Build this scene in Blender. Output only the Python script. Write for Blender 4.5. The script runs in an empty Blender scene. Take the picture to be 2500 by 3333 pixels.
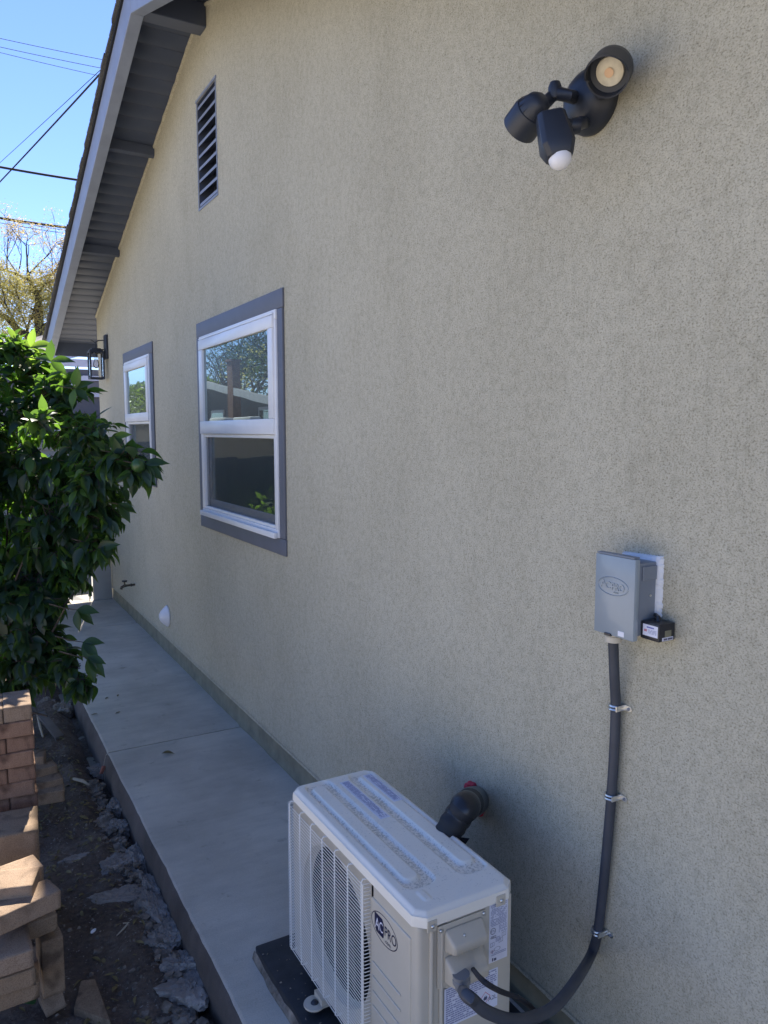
import bpy, bmesh, math, random
from mathutils import Vector, Matrix, noise
R_ = math.radians
random.seed(7)
S = bpy.context.scene
COL = S.collection

# ------------------------------------------------------------------ camera
YAW, PITCH = R_(29.5472), R_(-6.0168)
CAM = Vector((-1.524, 0.0, 1.86))
FW = Vector((math.sin(YAW)*math.cos(PITCH), math.cos(YAW)*math.cos(PITCH), math.sin(PITCH)))
RT = Vector((math.cos(YAW), -math.sin(YAW), 0)); UP = RT.cross(FW)
cd = bpy.data.cameras.new('camera'); cam = bpy.data.objects.new('camera', cd); COL.objects.link(cam)
cam.matrix_world = Matrix(((RT.x, UP.x, -FW.x, CAM.x), (RT.y, UP.y, -FW.y, CAM.y), (RT.z, UP.z, -FW.z, CAM.z), (0, 0, 0, 1)))
cd.sensor_fit = 'HORIZONTAL'; cd.sensor_width = 36; cd.lens = 36; cd.clip_start = 0.05; cd.clip_end = 600
S.camera = cam

# ------------------------------------------------------------------ light
SUN_AZ, SUN_EL = R_(14.0), R_(47.0)     # azimuth measured from +Y (away from the camera) towards +X (over the roof)
w = bpy.data.worlds.new("World"); S.world = w; w.use_nodes = True
wn = w.node_tree.nodes; wl = w.node_tree.links
sky = wn.new('ShaderNodeTexSky'); sky.sky_type = 'NISHITA'; sky.sun_disc = False
sky.sun_elevation = SUN_EL; sky.sun_rotation = SUN_AZ
sky.air_density = 1.0; sky.dust_density = 0.0; sky.ozone_density = 4.0; sky.altitude = 1500
tint = wn.new('ShaderNodeMix'); tint.data_type = 'RGBA'; tint.blend_type = 'MULTIPLY'; tint.inputs[0].default_value = 1.0; tint.inputs[7].default_value = (.79, .80, 1.0, 1); wl.new(sky.outputs[0], tint.inputs[6]); wl.new(tint.outputs[2], wn['Background'].inputs[0]); wn['Background'].inputs[1].default_value = 0.10
sd = bpy.data.lights.new('sun', 'SUN'); sd.energy = 5.0; sd.angle = R_(0.6); sd.color = (1.0, 0.92, 0.80)
sun = bpy.data.objects.new('sun', sd); COL.objects.link(sun)
SDIR = Vector((math.sin(SUN_AZ)*math.cos(SUN_EL), math.cos(SUN_AZ)*math.cos(SUN_EL), math.sin(SUN_EL)))
sun.rotation_euler = (-SDIR).to_track_quat('-Z', 'Y').to_euler()
S.view_settings.view_transform = 'Standard'; S.view_settings.look = 'None'
S.view_settings.exposure = 1.4; S.view_settings.gamma = 1.0
S.cycles.max_bounces = 8; S.cycles.transparent_max_bounces = 16

# ------------------------------------------------------------------ survey helpers (directions seen from the tripod, in photo pixels)
def ray(px, py): return FW + RT*((px-1250)/2500) - UP*((py-1666.5)/2500)
def P(px, py, d): return CAM + ray(px, py)*d
def onX(px, py, x=0.0):
    r = ray(px, py); return CAM + r*((x-CAM.x)/r.x)
def onY(px, py, y):
    r = ray(px, py); return CAM + r*((y-CAM.y)/r.y)
def onZ(px, py, z=0.0):
    r = ray(px, py); return CAM + r*((z-CAM.z)/r.z)

# ------------------------------------------------------------------ materials
def nmat(name):
    m = bpy.data.materials.new(name); m.use_nodes = True
    return m, m.node_tree.nodes, m.node_tree.links, m.node_tree.nodes['Principled BSDF']
def tex_noise(n, l, coord, scale, detail=4, rough=.6, dist=0.0):
    t = n.new('ShaderNodeTexNoise'); t.inputs['Scale'].default_value = scale; t.inputs['Detail'].default_value = detail
    t.inputs['Roughness'].default_value = rough; t.inputs['Distortion'].default_value = dist
    l.new(coord, t.inputs['Vector']); return t.outputs['Fac']
def ramp(n, l, fac, stops):
    r = n.new('ShaderNodeValToRGB'); e = r.color_ramp.elements
    while len(e) < len(stops): e.new(0.5)
    for i, (p, c) in enumerate(stops):
        e[i].position = p; e[i].color = (*c, 1) if len(c) == 3 else c
    l.new(fac, r.inputs[0]); return r.outputs[0]
def mixc(n, l, fac, a, b, mode='MIX'):
    m = n.new('ShaderNodeMix'); m.data_type = 'RGBA'; m.blend_type = mode
    if isinstance(fac, float): m.inputs[0].default_value = fac
    else: l.new(fac, m.inputs[0])
    for s, v in ((6, a), (7, b)):
        if isinstance(v, tuple): m.inputs[s].default_value = (*v, 1)
        else: l.new(v, m.inputs[s])
    return m.outputs[2]
def bump(n, l, h, strength, dist, prev=None):
    b = n.new('ShaderNodeBump'); b.inputs['Strength'].default_value = strength; b.inputs['Distance'].default_value = dist
    l.new(h, b.inputs['Height'])
    if prev is not None: l.new(prev, b.inputs['Normal'])
    return b.outputs[0]
def wcoord(n, l, scale=(1, 1, 1), obj=False):
    if obj:
        g = n.new('ShaderNodeTexCoord'); o = g.outputs['Object']
    else:
        g = n.new('ShaderNodeNewGeometry'); o = g.outputs['Position']
    m = n.new('ShaderNodeMapping'); m.inputs['Scale'].default_value = scale; l.new(o, m.inputs[0]); return m.outputs[0]
def simple(name, col, rough=.5, metal=0.0, var=0.08, vs=6.0, bs=0.0, bscale=80, bd=.002, obj=False, spec=None, coat=0.0):
    m, n, l, b = nmat(name)
    c = wcoord(n, l, obj=obj)
    f = tex_noise(n, l, c, vs, 5)
    dark = tuple(x*(1-var*2) for x in col); lite = tuple(min(1, x*(1+var)) for x in col)
    l.new(ramp(n, l, f, [(.3, dark), (.7, lite)]), b.inputs['Base Color'])
    b.inputs['Roughness'].default_value = rough; b.inputs['Metallic'].default_value = metal
    if spec is not None: b.inputs['Specular IOR Level'].default_value = spec
    if coat: b.inputs['Coat Weight'].default_value = coat
    if bs:
        l.new(bump(n, l, tex_noise(n, l, c, bscale, 4), bs, bd), b.inputs['Normal'])
    return m

def make_stucco():
    m, n, l, b = nmat('stucco')
    c = wcoord(n, l)
    fine = tex_noise(n, l, wcoord(n, l, (1, 1, 1.4)), 175, 5, .72)
    mid = tex_noise(n, l, wcoord(n, l, (1, 1, 1.3)), 105, 5, .72)
    big = tex_noise(n, l, wcoord(n, l, (1, 1.1, .9)), 1.3, 5, .6)
    base = ramp(n, l, big, [(.28, (.500, .462, .348)), (.72, (.575, .534, .410))])
    pit = ramp(n, l, fine, [(.37, (.50, .48, .44)), (.47, (.95, .95, .95)), (.6, (1.08, 1.08, 1.08))])
    pit2 = ramp(n, l, mid, [(.35, (.50, .49, .46)), (.43, (1, 1, 1)), (.7, (1.0, 1.0, 1.0))])
    agg = ramp(n, l, tex_noise(n, l, c, 36, 4, .8), [(.38, (.87, .865, .85)), (.52, (1, 1, 1)), (.66, (1.06, 1.06, 1.05))])
    base = mixc(n, l, 1.0, base, agg, 'MULTIPLY')
    st = tex_noise(n, l, wcoord(n, l, (1, 1.2, .8)), 4.5, 6, .7)
    base = mixc(n, l, 1.0, base, ramp(n, l, st, [(.33, (.93, .925, .915)), (.52, (1, 1, 1))]), 'MULTIPLY')
    col = mixc(n, l, .85, base, pit, 'MULTIPLY'); col = mixc(n, l, .8, col, pit2, 'MULTIPLY')
    l.new(col, b.inputs['Base Color']); b.inputs['Roughness'].default_value = .93
    b.inputs['Specular IOR Level'].default_value = .2
    n1 = bump(n, l, mid, .55, .0045); n2 = bump(n, l, fine, .7, .0025, n1)
    l.new(n2, b.inputs['Normal']); return m
def make_concrete(name, a, bcol, obj=False):
    m, n, l, b = nmat(name)
    c = wcoord(n, l, obj=obj)
    f = tex_noise(n, l, c, 2.1, 8, .62); g = tex_noise(n, l, wcoord(n, l, (2.2, 9, 3)), 1.6, 6, .7); h = tex_noise(n, l, c, 210, 2, .6)
    k = tex_noise(n, l, c, 9, 6, .7)
    col = ramp(n, l, f, [(.34, a), (.62, bcol)])
    col = mixc(n, l, .45, col, ramp(n, l, g, [(.33, (.72, .72, .72)), (.6, (1, 1, 1))]), 'MULTIPLY')
    col = mixc(n, l, .8, col, ramp(n, l, k, [(.27, (.58, .56, .53)), (.40, (1, 1, 1))]), 'MULTIPLY')
    col = mixc(n, l, .35, col, ramp(n, l, h, [(.3, (.5, .5, .5)), (.6, (1, 1, 1))]), 'MULTIPLY')
    l.new(col, b.inputs['Base Color']); b.inputs['Roughness'].default_value = .85
    n1 = bump(n, l, k, .25, .003); n2 = bump(n, l, h, .4, .0015, n1); l.new(n2, b.inputs['Normal'])
    return m
def make_dirt():
    m, n, l, b = nmat('dirt')
    c = wcoord(n, l)
    f = tex_noise(n, l, c, 3, 8, .65); g = tex_noise(n, l, c, 45, 6, .75); v = n.new('ShaderNodeTexVoronoi'); v.inputs['Scale'].default_value = 55; l.new(c, v.inputs['Vector'])
    col = ramp(n, l, f, [(.3, (.085, .060, .044)), (.55, (.155, .115, .085)), (.75, (.26, .21, .165))])
    col = mixc(n, l, .9, col, ramp(n, l, g, [(.3, (.45, .43, .42)), (.62, (1, 1, 1))]), 'MULTIPLY')
    sp = ramp(n, l, tex_noise(n, l, c, 90, 2, .5), [(.68, (0, 0, 0)), (.72, (1, 1, 1))])
    col = mixc(n, l, sp, col, (.30, .27, .24))
    l.new(col, b.inputs['Base Color']); b.inputs['Roughness'].default_value = .97
    n1 = bump(n, l, g, 1.0, .014); n2 = bump(n, l, v.outputs['Distance'], .6, .006, n1); l.new(n2, b.inputs['Normal'])
    return m
def make_paver(name, a, bcol, stain=0.0):
    m, n, l, b = nmat(name)
    c = wcoord(n, l, obj=True)
    f = tex_noise(n, l, c, 14, 6, .7); g = tex_noise(n, l, c, 260, 3, .65); h = tex_noise(n, l, c, 9, 2, .5, .6)
    col = ramp(n, l, f, [(.3, a), (.7, bcol)])
    col = mixc(n, l, .8, col, ramp(n, l, g, [(.32, (.55, .5, .48)), (.55, (1, 1, 1))]), 'MULTIPLY')
    if stain: col = mixc(n, l, stain, col, ramp(n, l, h, [(.36, (.22, .2, .2)), (.46, (1, 1, 1))]), 'MULTIPLY')
    l.new(col, b.inputs['Base Color']); b.inputs['Roughness'].default_value = .92
    l.new(bump(n, l, g, .7, .0025), b.inputs['Normal']); return m
def make_leaf(name, top, trans, rough=.32):
    m, n, l, b = nmat(name)
    c = wcoord(n, l)
    f = tex_noise(n, l, c, 9, 3); 
    colr = ramp(n, l, f, [(.3, tuple(x*.7 for x in top)), (.7, tuple(x*1.35 for x in top))])
    l.new(colr, b.inputs['Base Color']); b.inputs['Roughness'].default_value = rough
    b.inputs['Specular IOR Level'].default_value = .5
    t = n.new('ShaderNodeBsdfTranslucent'); t.inputs[0].default_value = (*trans, 1)
    mx = n.new('ShaderNodeMixShader'); mx.inputs[0].default_value = .48
    l.new(b.outputs[0], mx.inputs[1]); l.new(t.outputs[0], mx.inputs[2]); l.new(mx.outputs[0], n['Material Output'].inputs[0])
    l.new(bump(n, l, tex_noise(n, l, c, 70, 2), .25, .003), b.inputs['Normal'])
    return m
def make_pane():
    m, n, l, b = nmat('window_glass')
    b.inputs['Base Color'].default_value = (.012, .02, .02, 1); b.inputs['Roughness'].default_value = .2
    g = n.new('ShaderNodeBsdfGlossy'); g.inputs['Roughness'].default_value = .004; g.inputs[0].default_value = (.80, .97, .97, 1)
    mx = n.new('ShaderNodeMixShader'); fr = n.new('ShaderNodeFresnel'); fr.inputs[0].default_value = 2.6
    c = wcoord(n, l); bm_ = bump(n, l, tex_noise(n, l, c, 1.7, 1), .05, .02); l.new(bm_, g.inputs['Normal'])
    l.new(fr.outputs[0], mx.inputs[0]); l.new(b.outputs[0], mx.inputs[1]); l.new(g.outputs[0], mx.inputs[2]); l.new(mx.outputs[0], n['Material Output'].inputs[0])
    return m
def make_screen():
    m, n, l, b = nmat('insect_screen')
    b.inputs['Base Color'].default_value = (.035, .04, .042, 1); b.inputs['Roughness'].default_value = .6
    t = n.new('ShaderNodeBsdfTransparent'); mx = n.new('ShaderNodeMixShader'); mx.inputs[0].default_value = .2
    l.new(t.outputs[0], mx.inputs[1]); l.new(b.outputs[0], mx.inputs[2]); l.new(mx.outputs[0], n['Material Output'].inputs[0]); return m
def make_clear():
    m, n, l, b = nmat('clear_glass')
    t = n.new('ShaderNodeBsdfTransparent'); g = n.new('ShaderNodeBsdfGlossy'); g.inputs['Roughness'].default_value = .03
    mx = n.new('ShaderNodeMixShader'); fr = n.new('ShaderNodeFresnel'); fr.inputs[0].default_value = 1.5
    l.new(fr.outputs[0], mx.inputs[0]); l.new(t.outputs[0], mx.inputs[1]); l.new(g.outputs[0], mx.inputs[2]); l.new(mx.outputs[0], n['Material Output'].inputs[0]); return m
def make_shingle():
    m, n, l, b = nmat('roof_shingle')
    c = wcoord(n, l); f = tex_noise(n, l, c, 130, 3, .7); g = tex_noise(n, l, c, 4, 4)
    col = mixc(n, l, .7, ramp(n, l, g, [(.3, (.06, .06, .062)), (.7, (.12, .118, .115))]), ramp(n, l, f, [(.3, (.5, .5, .5)), (.7, (1.5, 1.5, 1.5))]), 'MULTIPLY')
    l.new(col, b.inputs['Base Color']); b.inputs['Roughness'].default_value = .95
    l.new(bump(n, l, f, .6, .003), b.inputs['Normal']); return m
def make_ac_paint(dusty_skylit=False):
    m, n, l, b = nmat('dusty_skylit_cream_paint' if dusty_skylit else 'cream_paint')
    c = wcoord(n, l)
    f = tex_noise(n, l, c, 5, 4)
    col = ramp(n, l, f, [(.3, (.86, .80, .68)), (.7, (.91, .85, .73))] if dusty_skylit else [(.3, (.53, .475, .375)), (.7, (.59, .53, .425))])  # lid tone lighter than the cabinet: skylight from above put into the colour
    if dusty_skylit:
        g = n.new('ShaderNodeNewGeometry'); sx = n.new('ShaderNodeSeparateXYZ'); l.new(g.outputs['Position'], sx.inputs[0])
        mr = n.new('ShaderNodeMapRange'); mr.inputs[1].default_value = .672; mr.inputs[2].default_value = .6825; mr.inputs[3].default_value = 1.0; mr.inputs[4].default_value = .0; l.new(sx.outputs[2], mr.inputs[0])
        lo = n.new('ShaderNodeMath'); lo.operation = 'GREATER_THAN'; lo.inputs[1].default_value = .6705; l.new(sx.outputs[2], lo.inputs[0])
        d = tex_noise(n, l, c, 150, 4, .75); e = tex_noise(n, l, c, 14, 4, .6)
        ad = n.new('ShaderNodeMath'); ad.operation = 'MULTIPLY_ADD'; l.new(mr.outputs[0], ad.inputs[0]); ad.inputs[1].default_value = .17; l.new(d, ad.inputs[2])
        ae = n.new('ShaderNodeMath'); ae.operation = 'MULTIPLY_ADD'; l.new(e, ae.inputs[0]); ae.inputs[1].default_value = .22; l.new(ad.outputs[0], ae.inputs[2])
        dirt = ramp(n, l, ae.outputs[0], [(.70, (0, 0, 0)), (.80, (1, 1, 1))])
        for ax_, c0, hw in ((0, -.4365, .134), (1, 1.883, .372)):
            cm = n.new('ShaderNodeMath'); cm.operation = 'COMPARE'; l.new(sx.outputs[ax_], cm.inputs[0]); cm.inputs[1].default_value = c0; cm.inputs[2].default_value = hw
            ml = n.new('ShaderNodeMath'); ml.operation = 'MULTIPLY'; l.new(lo.outputs[0], ml.inputs[0]); l.new(cm.outputs[0], ml.inputs[1]); lo = ml
        mm = n.new('ShaderNodeMath'); mm.operation = 'MULTIPLY'; l.new(dirt, mm.inputs[0]); l.new(lo.outputs[0], mm.inputs[1])
        m2 = n.new('ShaderNodeMath'); m2.operation = 'MULTIPLY'; l.new(mm.outputs[0], m2.inputs[0]); m2.inputs[1].default_value = .6
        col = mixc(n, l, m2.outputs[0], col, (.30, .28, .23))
    l.new(col, b.inputs['Base Color']); b.inputs['Roughness'].default_value = .42 if dusty_skylit else .38
    l.new(bump(n, l, tex_noise(n, l, c, 300, 2), .08, .0006), b.inputs['Normal'])
    return m

M = dict(
 stucco=make_stucco(), pane=make_pane(), screen=make_screen(), clear=make_clear(), shingle=make_shingle(),
 walk=make_concrete('walkway_concrete', (.50, .45, .365), (.645, .585, .48)), curb=make_concrete('shaded_rough_concrete', (.085, .068, .056), (.17, .14, .118)),
 patio=make_concrete('pale_concrete', (.42, .40, .36), (.55, .53, .48)),
 bounce=make_concrete('bounce_concrete', (.48, .44, .37), (.58, .54, .46)),
 rubble=make_concrete('broken_concrete', (.19, .165, .14), (.36, .32, .28), obj=True),
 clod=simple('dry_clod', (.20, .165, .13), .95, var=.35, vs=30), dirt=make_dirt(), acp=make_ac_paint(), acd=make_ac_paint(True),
 pavA=make_paver('tan_paver', (.27, .185, .12), (.36, .265, .185), .3), pavB=make_paver('red_paver', (.22, .120, .078), (.31, .19, .125), .75), pavC=make_paver('brown_paver', (.22, .15, .092), (.33, .235, .15), .6),
 trim=simple('grey_trim_paint', (.135, .145, .175), .55, var=.04, bs=.15, bscale=120),
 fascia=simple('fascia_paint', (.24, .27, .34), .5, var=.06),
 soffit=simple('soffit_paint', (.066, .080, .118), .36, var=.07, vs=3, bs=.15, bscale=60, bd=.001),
 vinyl=simple('white_vinyl', (.80, .80, .80), .3, var=.02), vinyl2=simple('grey_vinyl', (.30, .31, .32), .45, var=.03),
 found=simple('foundation_paint', (.255, .235, .165), .8, var=.14, vs=9, bs=.4, bscale=40, bd=.004),
 black=simple('black_powder_coat', (.026, .031, .043), .42, var=.1, obj=True), blackp=simple('black_plastic', (.02, .022, .028), .3, var=.05, obj=True),
 dark=simple('dark_interior', (.012, .013, .016), .7), tape=simple('black_tape', (.016, .018, .022), .28, bs=.4, bscale=60),
 foam=simple('black_pipe_foam', (.012, .013, .016), .6, bs=.3, bscale=90), redfoam=simple('red_sealant', (.55, .05, .07), .7, bs=.8, bscale=90, bd=.006),
 boxgrey=simple('grey_enamel', (.30, .345, .375), .3, var=.04, vs=9, coat=.3), boxside=simple('grey_enamel_dull', (.21, .235, .27), .4, var=.05),
 caulk=simple('white_caulk', (.78, .78, .78), .6, var=.05, bs=.6, bscale=120, bd=.004),
 pvc=simple('aged_pvc', (.62, .56, .45), .5, var=.08), conduit=simple('grey_conduit', (.05, .056, .07), .5, var=.12, vs=12),
 fit=simple('grey_fitting', (.25, .25, .25), .45, var=.08), steel=simple('zinc_steel', (.72, .72, .70), .28, metal=.9, var=.08, vs=40),
 white=simple('white_plastic', (.78, .78, .82), .35, var=.02), label=simple('label_paper', (.74, .74, .82), .5, var=.03, vs=30),
 ink=simple('label_ink', (.10, .10, .16), .6), inkg=simple('faded_ink', (.30, .31, .45), .6), navy=simple('navy_ink', (.008, .010, .05), .4), red=simple('red_ink', (.55, .06, .10), .5), blue=simple('blue_ink', (.12, .14, .45), .5), olive=simple('hologram_sticker', (.22, .21, .14), .3),
 fins=simple('shaded_coil_fins', (.012, .013, .015), .6), fan=simple('fan_blade', (.03, .032, .036), .5), grille=simple('grille_wire', (.84, .81, .74), .4, var=.05),
 pad=simple('black_rubber_pad', (.022, .025, .03), .6, var=.25, vs=20, bs=.3, bscale=120), mortar=simple('mortar_crumb', (.25, .215, .175), 1.0, spec=.1, var=.30, vs=22, bs=.8, bscale=90, bd=.006),
 leaf1=make_leaf('citrus_leaf', (.023, .047, .028), (.17, .34, .035)), leaf2=make_leaf('young_sunlit_citrus_leaf', (.06, .125, .03), (.42, .68, .08)),
 bark=simple('bark', (.085, .062, .045), .9, var=.3, vs=25, bs=.8, bscale=50, bd=.008), barkg=simple('grey_bark', (.075, .062, .058), .9, var=.25, vs=8, bs=.6, bscale=14, bd=.02),
 fruit=simple('unripe_fruit', (.035, .085, .02), .35, bs=.3, bscale=220), fruity=simple('pale_blossom', (.62, .60, .38), .5),
 foliA=make_leaf('olive_foliage', (.30, .28, .10), (.78, .72, .26), .6), foliB=make_leaf('golden_foliage', (.40, .32, .13), (.82, .66, .28), .6), foliC=make_leaf('green_foliage', (.03, .045, .018), (.08, .13, .03), .6),
 hedge=make_leaf('hedge_foliage', (.035, .07, .015), (.28, .40, .03), .45),
 lampface=simple('lamp_lens', (.80, .72, .55), .25, var=.08, vs=40), ledc=simple('led_chip', (.85, .55, .33), .4), bulb=simple('filament', (.75, .65, .5), .3),
 wire=simple('black_cable', (.02, .02, .024), .9), farwall=simple('far_siding', (.125, .125, .145), .7, var=.05), farwhite=simple('far_white_trim', (.62, .62, .72), .5), farroof=simple('far_roof', (.15, .14, .14), .9), farlite=simple('far_window_shade', (.15, .15, .17), .4),
 brickfar=simple('pale_brick', (.42, .25, .2), .9, var=.3, vs=18), brickred=simple('chimney_brick', (.19, .085, .06), .9, var=.2, vs=14), nwall=simple('neighbour_siding', (.07, .08, .095), .7), nwhite=simple('neighbour_trim', (.6, .6, .58), .5),
 darkfence=simple('dark_green_fence', (.045, .075, .07), .7, var=.15, vs=3), fence=simple('weathered_fence', (.20, .17, .13), .85, var=.2, vs=10), gate=simple('gate_paint', (.33, .335, .33), .55, var=.06, vs=4), deadleaf=simple('dry_leaf', (.20, .155, .06), .7, var=.2, vs=40), twig=simple('dry_twig', (.42, .36, .27), .8), terr=simple('terracotta_shard', (.42, .17, .12), .8), wood=simple('grey_board', (.15, .13, .115), .85, var=.15), soil=simple('yard_ground', (.30, .26, .20), .95, var=.2, vs=1.2, bs=.5, bscale=12, bd=.02),
)

# ------------------------------------------------------------------ mesh helpers
class MB:
    def __init__(s): s.bm = bmesh.new()
    def box(s, x0, x1, y0, y1, z0, z1, mat=None):
        vs = [s.bm.verts.new((x, y, z)) for x in (x0, x1) for y in (y0, y1) for z in (z0, z1)]
        if mat is not None:
            for v in vs: v.co = mat @ v.co
        for f in ((0, 1, 3, 2), (4, 6, 7, 5), (0, 4, 5, 1), (2, 3, 7, 6), (0, 2, 6, 4), (1, 5, 7, 3)):
            s.bm.faces.new([vs[i] for i in f])
        return vs
    def poly(s, pts):
        return s.bm.faces.new([s.bm.verts.new(p) for p in pts])
    def prism(s, a, b):       # two matching loops
        A = [s.bm.verts.new(p) for p in a]; B = [s.bm.verts.new(p) for p in b]; n = len(A)
        s.bm.faces.new(A[::-1]); s.bm.faces.new(B)
        for i in range(n): s.bm.faces.new((A[i], A[(i+1) % n], B[(i+1) % n], B[i]))
    def tube(s, pts, r, n=10, cap=True):
        pts = [Vector(p) for p in pts]; rr = r if isinstance(r, (list, tuple)) else [r]*len(pts)
        prev = None; up = None
        for i, p in enumerate(pts):
            t = (pts[min(i+1, len(pts)-1)]-pts[max(i-1, 0)])
            if t.length < 1e-9: t = Vector((0, 0, 1))
            t.normalize()
            if up is None: up = t.orthogonal().normalized()
            else:
                up = (up - t*up.dot(t))
                up = up.normalized() if up.length > 1e-6 else t.orthogonal().normalized()
            q = t.cross(up)
            ring = [s.bm.verts.new(p + (up*math.cos(a)+q*math.sin(a))*rr[i]) for a in [2*math.pi*k/n for k in range(n)]]
            if prev:
                for k in range(n): s.bm.faces.new((prev[k], prev[(k+1) % n], ring[(k+1) % n], ring[k]))
            elif cap: s.bm.faces.new(ring[::-1])
            prev = ring
        if cap: s.bm.faces.new(prev)
    def lathe(s, base, axis, prof, n=32, squash=(1, 1)):   # prof: (radius, dist along axis)
        axis = Vector(axis).normalized(); u = axis.orthogonal().normalized()
        if abs(axis.z) < .95: u = axis.cross(Vector((0, 0, 1))).normalized()
        v = axis.cross(u); prev = None
        for (r, h) in prof:
            c = Vector(base)+axis*h
            if r < 1e-5: ring = [s.bm.verts.new(c)]
            else: ring = [s.bm.verts.new(c+(u*math.cos(a)*squash[0]+v*math.sin(a)*squash[1])*r) for a in [2*math.pi*k/n for k in range(n)]]
            if prev:
                for k in range(n):
                    a = [prev[k % len(prev)], prev[(k+1) % len(prev)], ring[(k+1) % len(ring)], ring[k % len(ring)]]
                    a = list(dict.fromkeys(a))
                    if len(a) > 2: s.bm.faces.new(a)
            prev = ring
    def build(s, name, mat, parent=None, bevel=0.0, seg=2, smooth=True, ang=35):
        bmesh.ops.recalc_face_normals(s.bm, faces=s.bm.faces)
        if bevel:
            es = [e for e in s.bm.edges if len(e.link_faces) == 2 and e.calc_face_angle(0) > R_(30)]
            bmesh.ops.bevel(s.bm, geom=es, offset=bevel, segments=seg, affect='EDGES', profile=.5, clamp_overlap=True)
        me = bpy.data.meshes.new(name); s.bm.to_mesh(me); s.bm.free()
        if smooth:
            me.polygons.foreach_set('use_smooth', [True]*len(me.polygons)); me.set_sharp_from_angle(angle=R_(ang))
        me.materials.append(M[mat] if isinstance(mat, str) else mat)
        o = bpy.data.objects.new(name, me); COL.objects.link(o)
        if parent is not None: link(o, parent)
        return o
def link(o, parent):
    bpy.context.view_layer.update() if False else None
    o.parent = parent
    o.matrix_parent_inverse = world_of(parent).inverted()
def world_of(o):
    m = o.matrix_basis.copy()
    if o.parent: m = world_of(o.parent) @ o.matrix_parent_inverse @ m
    return m
def empty(name, loc, label, cat, group=None, rz=0):
    o = bpy.data.objects.new(name, None); COL.objects.link(o); o.location = loc; o.rotation_euler.z = rz
    o.empty_display_size = .1; o['label'] = label; o['category'] = cat
    if group: o['group'] = group
    return o
def tag(o, label, cat, group=None):
    o['label'] = label; o['category'] = cat
    if group: o['group'] = group
    return o
def struct(o): o['kind'] = 'structure'; return o
def recenter(o):     # move the origin of a single mesh to its base
    me = o.data; n = len(me.vertices)
    c = sum((v.co for v in me.vertices), Vector())/n; zmin = min(v.co.z for v in me.vertices); c.z = zmin
    me.transform(Matrix.Translation(-c)); o.location = c; return o
def text(body, size, mat, name, parent, M4, extrude=.0, shear=0.0, sx=1.0):
    cu = bpy.data.curves.new(name, 'FONT'); cu.body = body; cu.size = size; cu.extrude = extrude; cu.align_x = 'CENTER'; cu.align_y = 'CENTER'; cu.shear = shear
    t = bpy.data.objects.new('tmp_text', cu); COL.objects.link(t)
    dg = bpy.context.evaluated_depsgraph_get(); me = bpy.data.meshes.new_from_object(t.evaluated_get(dg))
    COL.objects.unlink(t); bpy.data.objects.remove(t); bpy.data.curves.remove(cu)
    me.transform(M4 @ Matrix.Diagonal((sx, 1, 1, 1))); me.name = name; me.materials.clear(); me.materials.append(M[mat])
    o = bpy.data.objects.new(name, me); COL.objects.link(o)
    if parent is not None: link(o, parent)
    return o
def frame4(o, ex, ey):    # local x -> ex, local y -> ey
    ex = Vector(ex).normalized(); ey = Vector(ey).normalized(); ez = ex.cross(ey)
    return Matrix(((ex.x, ey.x, ez.x, o[0]), (ex.y, ey.y, ez.y, o[1]), (ex.z, ey.z, ez.z, o[2]), (0, 0, 0, 1)))
def join_mesh(name, objs, parent):
    """several temporary text meshes of one ink into one mesh"""
    bm = bmesh.new()
    for o in objs: bm.from_mesh(o.data)
    me = bpy.data.meshes.new(name); bm.to_mesh(me); bm.free(); me.materials.append(objs[0].data.materials[0])
    for o in objs: bpy.data.objects.remove(o)
    r = bpy.data.objects.new(name, me); COL.objects.link(r); link(r, parent); return r

# ================================================================== GROUND
b = MB(); b.poly([(-260, -260, -.19), (260, -260, -.19), (260, 300, -.19), (-260, 300, -.19)]); struct(b.build('ground', 'soil', smooth=False))
# dirt strip beside the walkway
def dirt_h(x, y):
    h = -.135 + .022*noise.noise(Vector((x*2.2, y*2.2, 0))) + .016*noise.noise(Vector((x*9, y*9, 4))) + .008*noise.noise(Vector((x*31, y*31, 9)))
    e = max(0, min(1, (x+.98)/.12)); h -= .05*e*e             # dug trench against the slab
    k = math.exp(-((x+.98)/.07)**2); h += .035*k*(.5+noise.noise(Vector((y*5, 3, 1))))
    h -= .035*max(0, min(1, (-2.2-x)/.3))
    return h
b = MB(); NX, NY = 130, 440
X0, X1, Y0, Y1 = -2.5, -.79, .6, 9.3
grid = []
for j in range(NY+1):
    y = Y0+(Y1-Y0)*(j/NY)**1.25
    row = []
    for i in range(NX+1):
        x = X0+(X1-X0)*(1-(1-i/NX)**1.35)
        row.append(b.bm.verts.new((x, y, dirt_h(x, y))))
    grid.append(row)
for j in range(NY):
    for i in range(NX): b.bm.faces.new((grid[j][i], grid[j][i+1], grid[j+1][i+1], grid[j+1][i]))
struct(b.build('dirt', 'dirt', ang=180))
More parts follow.
